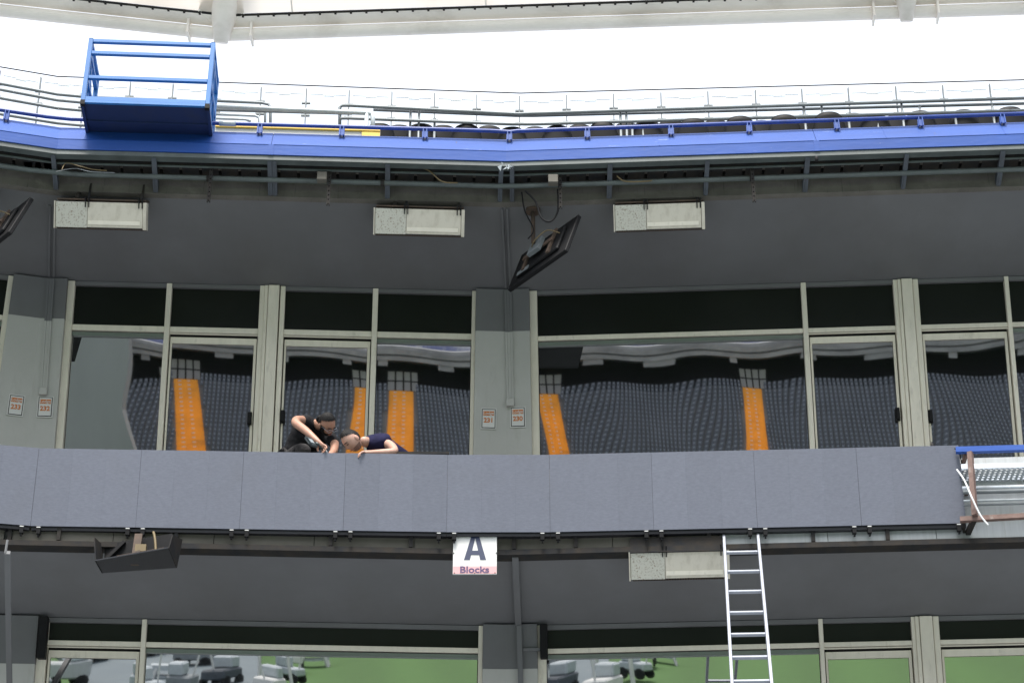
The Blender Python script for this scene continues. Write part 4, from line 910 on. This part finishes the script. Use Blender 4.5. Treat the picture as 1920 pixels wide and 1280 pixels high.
# ------------------------------------------------------------------ ladder
lt, rt_ = at(1360, 997, 17.90), at(1417, 995, 17.88); lb, rb = at(1374, 1280, 15.95), at(1445, 1280, 15.95)
dl = ((lb - lt) + (rb - rt_)).normalized(); mid = (lt + rt_) / 2; exl = (rt_ - lt); exl.z = 0; wl = .315; exl.normalize()
exl = (exl - dl * exl.dot(dl)).normalized(); nl = exl.cross(dl).normalized()
Ln = mid.z / -dl.z
T = thing('ladder', 'long aluminium ladder leaning against the underside of the display', 'ladder', mid + dl * Ln)
for s_ in (-1, 1):
    p0 = mid + exl * s_ * wl / 2; MB().bar(p0, p0 + dl * (Ln - .05), .026, .07, nl).build('stile', M['alu_bright'], T, bevel=.003)
    MB().bar(p0 + dl * (Ln - .05), p0 + dl * Ln, .035, .08, nl).build('foot', M['black'], T)
step = .0; 
g0 = Fr(mid, exl, nl, -dl)
def tlad(py):       # distance down the ladder for an image row
    dr = FW + RT * ((1400 - 960) / FPX) + UP * ((640 - py) / FPX); p = CAM + dr * ((mid - CAM).dot(nl) / dr.dot(nl)); return (p - mid).dot(dl)
t0_, t6 = tlad(1035), tlad(1277); sp = (t6 - t0_) / 6; t_ = t0_
while t_ < Ln - .1:
    MB().bar(mid + dl * t_ - exl * (wl / 2 - .013), mid + dl * t_ + exl * (wl / 2 - .013), .028, .028, nl).build('rung', M['alu_bright'], T, bevel=.003); t_ += sp

# ------------------------------------------------------------------ boxed screen hung under the balcony at lower left
zq = None
a, b_, c_, d4 = [zfit(x, y, 10.28) for x, y in ((178, 1051), (315, 1027), (330, 1064), (191, 1074))]
T = thing('hooded_monitor', 'black perforated open-topped housing hung below the display at the left', 'monitor housing', (a + b_ + c_ + d4) / 4)
nn = V((0, 0, .012))
mb = MB().hexa([a, b_, c_, d4, a + nn, b_ + nn, c_ + nn, d4 + nn]); mb.build('floor_plate', mat('perforated_black', (.018, .022, .028), .4, scale=120, col2=(.008, .008, .01), thr=(.48, .6)), T)

for p, q, dx, upv in ((a, d4, -.04, V((0, .02, .25))), (b_, c_, .02, V((0, .02, .14)))):
    o_v = V((dx, 0, 0)); th = V((.01, 0, 0)); mb = MB().hexa([p, q, q + th, p + th, p + upv + o_v, q + V((0, .04, .31)) + o_v, q + V((0, .04, .31)) + o_v + th, p + upv + o_v + th]); mb.build('side_plate', M['dark_steel'], T)
mb = MB(); m_ = (a + b_) / 2 + V((0, .2, 0)); dy = V((0, .22, .10)); mb.bar(a.lerp(b_, .25) + dy, a.lerp(b_, .9) + dy, .05, .04); mb.bar(m_ + V((0, 0, .0)), m_ + V((0, .06, .33)), .07, .04); mb.build('mount_arm', M['rusty'], T)
mb = MB(); mb.bar(a.lerp(b_, .05) + V((0, .25, .1)), a.lerp(b_, .3) + V((0, .3, .30)), .06, .03); mb.bar(a.lerp(b_, .05) + V((0, .34, .20)), a.lerp(b_, .97) + V((0, .40, .22)), .10, .22); mb.build('rear_bracket', M['black'], T)
MB().tube(spline([a.lerp(b_, .72) + V((0, .2, .30)), a.lerp(b_, .76) + V((0, .18, .2)), a.lerp(b_, .8) + V((0, .16, .03))]), .012, 8).build('yellow_cable', M['cable_y'], T, smooth=True)
MB().box(Fr(a.lerp(b_, .55) + V((0, .25, .14)), uB, nB, (0, 0, 1)), -.05, .05, -.03, .03, .0, .07).build('terminal_box', M['cable_y'], T)
# roller shutter guides in the lower openings
for k, x0_, x1_, lb in (('B', 74, 90, 'black shutter guide at the left end of the lower left windows'), ('A', 1013, 1027, 'black shutter guide right of the lower corner pier')):
    fr = gframe(k, ZC1); xa, xb = fr.hit(x0_, 1200, -.05)[0], fr.hit(x1_, 1200, -.05)[0]; vv = fr.hit(x0_, 1236, -.05)[1]
    tag(MB().box(fr, xa, xb, -.16, -.046, vv, -.01).build('shutter_guide', M['black'], bevel=.006), lb, 'shutter guide')

# ------------------------------------------------------------------ roof edge overhead
def rp(px, py): return at(px, py, RY(px))
YR = 32.0
xk = at(430, 66, YR)
uR1, _ = axes(R(-2.9)); uR2, _ = axes(R(9.5))
def roofpt(s, up_, inw):      # s>0 to the right of the node
    u = uR1 if s > 0 else uR2; n = V((-u.y, u.x, 0)); return xk + u * s - n * inw + V((0, 0, up_))
T = thing('roof_edge', 'cream steel tube and membrane edge of the stadium roof overhead', 'roof', xk)
mb = MB(); mb.tube([roofpt(-14, 0, 0), roofpt(-.01, 0, 0), roofpt(26, 0, 0)], .125, 14); mb.build('edge_tube', M['roof_steel'], T, smooth=True)
def strip(z0_, i0, z1_, i1, name, mt, th=.02):
    mb = MB(); ss = [-14, -.01, .01, 26]; vs = []
    for s_ in ss: vs += [roofpt(s_, z0_, i0), roofpt(s_, z1_, i1), roofpt(s_, z1_ + th, i1), roofpt(s_, z0_ + th, i0)]
    mb.add(vs, [(i * 4 + j, i * 4 + (j + 1) % 4, i * 4 + 4 + (j + 1) % 4, i * 4 + 4 + j) for i in range(3) for j in range(4)]); return mb.build(name, mt, T)
strip(.13, .05, .20, .30, 'edge_plate', M['roof_steel'])
strip(.205, .30, .225, .33, 'clamp_strip', M['dark_steel'])
mbb = MB()
for i in range(120):
    s_ = -12 + i * .30; p = roofpt(s_, .215, .31); mbb.box(Fr(p, (1, 0, 0), (0, 1, 0), (0, 0, 1)), -.02, .02, -.03, .03, -.03, .02)
tag(mbb.build('clamp_bolts', M['dark_steel'], T), None, None, kind='stuff')
mb = MB()
vs = []; ss = [-14, -8, -4, -1.2, 0, 1.2, 5, 9, 13, 17, 21, 26]
for s_ in ss:
    for q in range(6): vs.append(roofpt(s_ if s_ else .001, .24 + q * .55 + .12 * sin(q), .34 + q * .9))
mb.add(vs, [(i * 6 + j, (i + 1) * 6 + j, (i + 1) * 6 + j + 1, i * 6 + j + 1) for i in range(len(ss) - 1) for j in range(5)]); mb.build('membrane', M['membrane'], T, smooth=True)
mb = MB()
for s_ in (1.25, 5, 9, 13.3, 17, 21): mb.add([roofpt(s_, .235, .34), roofpt(s_ + .03, .235, .34), roofpt(s_ + .03, 2.6, 4.8), roofpt(s_, 2.6, 4.8)], [(0, 1, 2, 3)])
mb.build('seam', M['roof_steel'], T)
for s_, wd in ((-.15, .34), (13.05, .30)):
    p = roofpt(s_, -.10, .0); q = roofpt(s_ + .05, 1.3, 1.0)
    mb = MB(); mb.tube([p + V((0, 0, -.12)), p.lerp(q, .3) , q], wd * .40, 20, r2=wd * 1.15); mb.build('mast', M['roof_steel'], T, smooth=True)
    mb = MB()
    for sg in (-1, 1): mb.add([roofpt(s_ + sg * .14, .1, .12), roofpt(s_ + sg * .48, .22, .34), roofpt(s_ + sg * .40, 1.2, 1.1), roofpt(s_ + sg * .14, 1.2, 1.1)], [(0, 1, 2, 3)])
    mb.build('gusset', M['roof_steel'], T)
    for sg in (-.62, .60):
        c_ = roofpt(s_ + sg, 0, 0); MB().box(Fr(c_, uR1, V((-uR1.y, uR1.x, 0)), (0, 0, 1)), -.02, .02, -.19, .15, -.19, .24).build('fin', M['roof_steel'], T)

# ------------------------------------------------------------------ people
def skin(nodes, edges, root=0, sub=2):
    me = bpy.data.meshes.new('s'); me.from_pydata([tuple(n_[0]) for n_ in nodes], edges, []); ob = bpy.data.objects.new('s', me); COL.objects.link(ob)
    mo = ob.modifiers.new('k', 'SKIN'); mo.use_smooth_shade = True
    for i, nd in enumerate(nodes):
        r = nd[1]; v_ = me.skin_vertices[0].data[i]; v_.radius = (r, r) if not isinstance(r, tuple) else r; v_.use_root = (i == root)
    m2 = ob.modifiers.new('u', 'SUBSURF'); m2.levels = sub; m2.render_levels = sub
    dg = bpy.context.evaluated_depsgraph_get(); dg.update(); ev = ob.evaluated_get(dg); m3 = ev.to_mesh()
    out = ([v_.co.copy() for v_ in m3.vertices], [tuple(f.vertices) for f in m3.polygons]); ev.to_mesh_clear(); bpy.data.objects.remove(ob); bpy.data.meshes.remove(me)
    return out
TW = -FW
def cvec(r, u, t_): return (RT * r + UP * u + TW * t_)
def head_fn(p):
    x, y, z = p
    # y<0 is the face; jaw narrows, chin forward
    w_ = 1 - .30 * max(0, -z) ** 1.6; x2 = x * w_; y2 = y
    if y < 0: y2 = y * (.96 - .05 * max(0, z)) 
    else: y2 = y * (1.0 - .38 * max(0, -z - .1))
    f = max(0, -y)
    G = lambda cx_, cz_, sx_, sz_: math.exp(-((x - cx_) / sx_) ** 2 - ((z - cz_) / sz_) ** 2)
    d_ = 0
    d_ += .20 * G(0, -.17, .13, .17) + .09 * G(0, -.02, .10, .16)           # nose
    d_ -= .11 * (G(-.36, .06, .20, .12) + G(.36, .06, .20, .12))              # sockets
    d_ += .06 * G(0, .22, .6, .10)                                            # brow
    d_ += .07 * G(0, -.50, .24, .07) - .04 * G(0, -.56, .2, .03) + .06 * G(0, -.62, .2, .06)   # lips
    d_ += .09 * G(0, -.86, .28, .14)
    d_ += .05 * (G(-.52, -.15, .2, .18) + G(.52, -.15, .2, .18))
    return V((x2, y2 - d_ * (f ** .5), z))
def make_head(mb, c, fwd, up):
    ey_ = -fwd.normalized(); ez_ = (up - ey_ * up.dot(ey_)).normalized(); ex_ = ey_.cross(ez_)
    Mx = Matrix((ex_, ey_, ez_)).transposed()
    mb.ell(c, .074, .096, .118, Mx, n=26, fn=head_fn)
    for sg in (-1, 1): mb.ell(c + Mx @ V((sg * .074, .012, -.012)), .012, .022, .032, Mx, n=8)
    return Mx
def hair_piece(c, Mx, cond, sc=1.07, n=44, rough=.0):
    mb = MB(); vs = []; keep = []
    m_ = 2 * n; rr = random.Random(5)
    for i in range(n + 1):
        for j in range(m_):
            th = pi * i / n; ph = pi * j / n; p = V((sin(th) * cos(ph), sin(th) * sin(ph), cos(th)))
            q = head_fn(p); s_ = sc + rr.uniform(-rough, rough); vs.append(c + Mx @ V((q.x * .074 * s_, q.y * .096 * s_, q.z * .118 * s_))); keep.append(cond(p))
    fs = []
    for i in range(n):
        for j in range(m_):
            f = (i * m_ + j, (i + 1) * m_ + j, (i + 1) * m_ + (j + 1) % m_, i * m_ + (j + 1) % m_)
            if all(keep[q] for q in f): fs.append(f)
    mb.add(vs, fs); return mb
def face_bits(T, c, Mx, hairm, stub, glasses=False):
    L_ = lambda x, y, z: c + Mx @ V((x, y, z))
    mb = MB()
    for sg in (-1, 1): mb.tube([L_(sg * .012, -.099, .030), L_(sg * .028, -.099, .036), L_(sg * .046, -.084, .029)], .0042, 6)
    mb.build('eyebrow', hairm, T)
    mb = MB()
    for sg in (-1, 1): mb.tube([L_(sg * .016, -.090, .008), L_(sg * .027, -.091, .007), L_(sg * .038, -.083, .007)], .0040, 6)
    mb.build('eyelid', M['rusty'], T)
    MB().tube([L_(-.020, -.086, -.062), L_(0, -.093, -.061), L_(.020, -.086, -.062)], .0038, 6).build('mouth', mat('lips', (.30, .10, .085), .5), T)
    if glasses:
        G = MB()
        for sg in (-1, 1):
            pts = [L_(sg * .031 + .024 * cos(a_), -.107 + .006 * abs(cos(a_)), .006 + .018 * sin(a_)) for a_ in [2 * pi * i / 14 for i in range(15)]]
            G.tube(pts, .0022, 6); G.tube([L_(sg * .054, -.100, .008), L_(sg * .076, -.02, .006)], .002, 6)
        G.tube([L_(-.008, -.108, .008), L_(.008, -.108, .008)], .002, 6); g_ = G.build('glasses', M['alu_bright'], T)
def hand(nodes, edges, wrist_i, wp_, dirv, side, nrm, curl, rs=.0085, spread=1.0):
    """palm and five curled fingers appended to the skeleton"""
    dirv = dirv.normalized(); side = (side - dirv * side.dot(dirv)).normalized(); nrm = dirv.cross(side).normalized() * nrm
    pi_ = len(nodes); nodes.append((wp_ + dirv * .045, (.032, .016) if 0 else .024)); edges.append((wrist_i, pi_))
    for k, (off, ln) in enumerate([(-.030, .068), (-.010, .080), (.011, .084), (.031, .072)]):
        b = wp_ + dirv * .088 + side * off * spread; i0 = len(nodes)
        ca = curl * .6; d1 = (dirv * cos(ca) + nrm * sin(ca)); ca2 = curl * 1.5; d2 = (dirv * cos(ca2) + nrm * sin(ca2)); ca3 = curl * 2.2; d3 = (dirv * cos(ca3) + nrm * sin(ca3))
        q1 = b + d1 * ln * .45; q2 = q1 + d2 * ln * .32; q3 = q2 + d3 * ln * .25
        nodes += [(b, rs * 1.15), (q1, rs), (q2, rs * .92), (q3, rs * .75)]; edges += [(pi_, i0), (i0, i0 + 1), (i0 + 1, i0 + 2), (i0 + 2, i0 + 3)]
    i0 = len(nodes); b = wp_ + dirv * .03 - side * .035; q1 = b + (dirv * .7 - side * .5 + nrm * .5).normalized() * .038; q2 = q1 + (dirv * .8 + nrm * .6 + side * .15).normalized() * .03
    nodes += [(b, .012), (q1, .0105), (q2, .008)]; edges += [(pi_, i0), (i0, i0 + 1), (i0 + 1, i0 + 2)]

def trunk_nodes(lst): return [(at(px, py, Y), r) for px, py, Y, r in lst]
# --- man with drill
N = trunk_nodes([(548, 868, 18.45, .12), (560, 842, 18.45, .12), (578, 812, 18.35, .12), (594, 797, 18.22, .06), (604, 796, 18.10, .05),
                 (576, 790, 18.20, .06), (556, 787, 17.98, .047), (553, 792, 17.86, .045), (576, 809, 17.76, .039), (596, 827, 17.68, .027),
                 (612, 812, 18.30, .06), (628, 832, 18.10, .046), (626, 846, 17.98, .040), (616, 856, 17.80, .028),
                 (532, 872, 18.40, .09), (572, 838, 17.98, .075), (556, 880, 18.1, .05), (560, 905, 18.3, .045),
                 (575, 875, 18.50, .09), (608, 862, 18.15, .07), (604, 890, 18.4, .05)])
E = [(0, 1), (1, 2), (2, 3), (3, 4), (2, 5), (5, 6), (6, 7), (7, 8), (8, 9), (2, 10), (10, 11), (11, 12), (12, 13), (0, 14), (14, 15), (15, 16), (16, 17), (0, 18), (18, 19), (19, 20)]
hand(N, E, 9, N[9][0], cvec(.62, -.62, .3), cvec(.6, .6, .35), 1, .75)
hand(N, E, 13, N[13][0], cvec(-.4, -.7, .3), cvec(.8, 0, .2), 1, .5)
base = N[14][0].copy(); base.z = ZF2
T = thing('person', 'man in black T-shirt and glasses crouching with a drill, hair tied back', 'person', base)
mb = MB(); mb.add(*skin(N, E)); h1 = at(613, 795, 18.0)
Mx = make_head(mb, h1, cvec(.52, -.62, .55), cvec(.32, .74, .62))
mb.build('body', M['skin'], T, smooth=True)
hair_piece(h1, Mx, lambda p: (p.z > .46 - .40 * p.y) or (p.y > .12 and p.z > -.50), 1.09, rough=.012).build('hair', M['hair'], T, smooth=True)
mb = MB(); b_ = h1 + Mx @ V((-.012, .105, -.028)); mb.ell(b_ + Mx @ V((0, .010, .0)), .036, .03, .042, Mx, n=10); mb.build('hair_bun', M['hair'], T, smooth=True)
hair_piece(h1, Mx, lambda p: (p.z < -.40 and p.y < .35 and not (abs(p.x) < .22 and -.60 < p.z < -.46)) or (abs(p.x) > .62 and -.6 < p.z < .15 and -.62 < p.y < .02), 1.05, rough=.01).build('beard', M['hair'], T, smooth=True)
face_bits(T, h1, Mx, M['hair'], None, True)
S_ = [(N[0][0], .15), (N[1][0], .15), (N[2][0], .145), (at(599, 800, 18.19), .098), (at(577, 793, 18.20), .105), (at(565, 788, 18.05), .076), (N[10][0], .08), (N[11][0] * .75 + N[10][0] * .25, .062), (N[11][0] * .9 + N[12][0] * .1, .058)]
mb = MB(); mb.add(*skin(S_, [(0, 1), (1, 2), (2, 3), (2, 4), (4, 5), (2, 6), (6, 7), (7, 8)])); mb.build('t_shirt', M['tee_black'], T, smooth=True)
S_ = [(N[0][0] - V((0, 0, .02)), .14), (N[14][0], .105), (N[15][0], .088), (N[16][0], .062), (N[17][0], .055), (N[18][0], .105), (N[19][0], .08), (N[20][0], .06)]
mb = MB(); mb.add(*skin(S_, [(0, 1), (1, 2), (2, 3), (3, 4), (0, 5), (5, 6), (6, 7)])); mb.build('trousers', M['trousers'], T, smooth=True)
# drill
ax = cvec(.52, -.70, .10).normalized(); g0_ = at(601, 834, 17.69)
T = thing('cordless_drill', 'dark cordless drill held nose down by the crouching man', 'drill', g0_)
sd = cvec(-.86, .30, .25).normalized()
MB().tube([g0_ - ax * .02, g0_ + ax * .06], .023, 12).build('motor_housing', M['drill'], T, smooth=True)
MB().tube([g0_ + ax * .07, g0_ + ax * .10, g0_ + ax * .125], .021, 12, r2=.012).build('chuck', M['steel'], T, smooth=True)
MB().tube([g0_ + ax * .12, g0_ + ax * .17], .0035, 6).build('bit', M['alu_bright'], T)
MB().tube([g0_, g0_ + sd * .055], .017, 10).build('grip', M['drill'], T, smooth=True)
bc = g0_ + sd * .10; FBx = Fr(bc, sd, ax, sd.cross(ax)); MB().box(FBx, -.035, .035, -.05, .06, -.036, .036).build('battery', M['drill'], T, bevel=.008)
MB().box(FBx, -.02, .018, -.025, .02, .0365, .040).build('battery_label', M['steel_light'], T); MB().box(FBx, .036, .040, -.03, .035, -.02, .02).build('battery_button', M['steel'], T)

# --- man leaning over the edge
N = trunk_nodes([(792, 900, 18.75, .12), (752, 868, 18.55, .12), (712, 838, 18.30, .115), (692, 830, 18.12, .058), (678, 826, 17.98, .052),
                 (709, 824, 18.10, .052), (734, 835, 17.92, .045), (742, 847, 17.82, .043), (716, 848, 17.77, .036), (696, 848, 17.72, .024),
                 (700, 852, 18.25, .06), (680, 868, 18.0, .045), (660, 870, 17.9, .03), (800, 905, 18.4, .08), (770, 925, 18.5, .055), (830, 900, 18.6, .08), (840, 930, 18.5, .05)])
E = [(0, 1), (1, 2), (2, 3), (3, 4), (2, 5), (5, 6), (6, 7), (7, 8), (8, 9), (2, 10), (10, 11), (11, 12), (0, 13), (13, 14), (0, 15), (15, 16)]
hand(N, E, 9, N[9][0], cvec(-1, .06, .45), cvec(.45, .35, 1), -1, .7)
hand(N, E, 12, N[12][0], cvec(-.9, -.2, .2), cvec(.0, .9, .2), 1, .5)
base = N[0][0].copy(); base.z = ZF2
T = thing('person', 'man in navy T-shirt leaning down with his head on the display top', 'person', base)
mb = MB(); mb.add(*skin(N, E)); h2 = at(659, 825, 17.90)
Mx = make_head(mb, h2, cvec(-.45, -.62, .62), cvec(-.78, .50, .30))
mb.build('body', M['skin2'], T, smooth=True)
hair_piece(h2, Mx, lambda p: (p.z > .40 - .45 * p.y) or (p.y > .22 and p.z > -.45), 1.05, rough=.008).build('hair', M['hair'], T, smooth=True)
hair_piece(h2, Mx, lambda p: (p.z < -.42 and p.y < .20 and not (abs(p.x) < .28 and -.60 < p.z < -.40)), 1.012, rough=.003).build('stubble', M['stubble'], T, smooth=True)
face_bits(T, h2, Mx, M['hair'], None, False)
S_ = [(N[0][0], .15), (N[1][0], .145), (N[2][0], .135), (at(692, 832, 18.12), .080), (at(706, 826, 18.08), .118), (at(728, 832, 17.96), .078)]
mb = MB(); mb.add(*skin(S_, [(0, 1), (1, 2), (2, 4), (4, 3), (4, 5)])); mb.build('t_shirt', M['tee_navy'], T, smooth=True)
S_ = [(N[0][0], .14), (N[13][0], .10), (N[14][0], .07), (N[15][0], .10), (N[16][0], .07)]
mb = MB(); mb.add(*skin(S_, [(0, 1), (1, 2), (0, 3), (3, 4)])); mb.build('trousers', M['trousers'], T, smooth=True)

for o in bpy.data.objects:
    if '_o' in o: del o['_o']
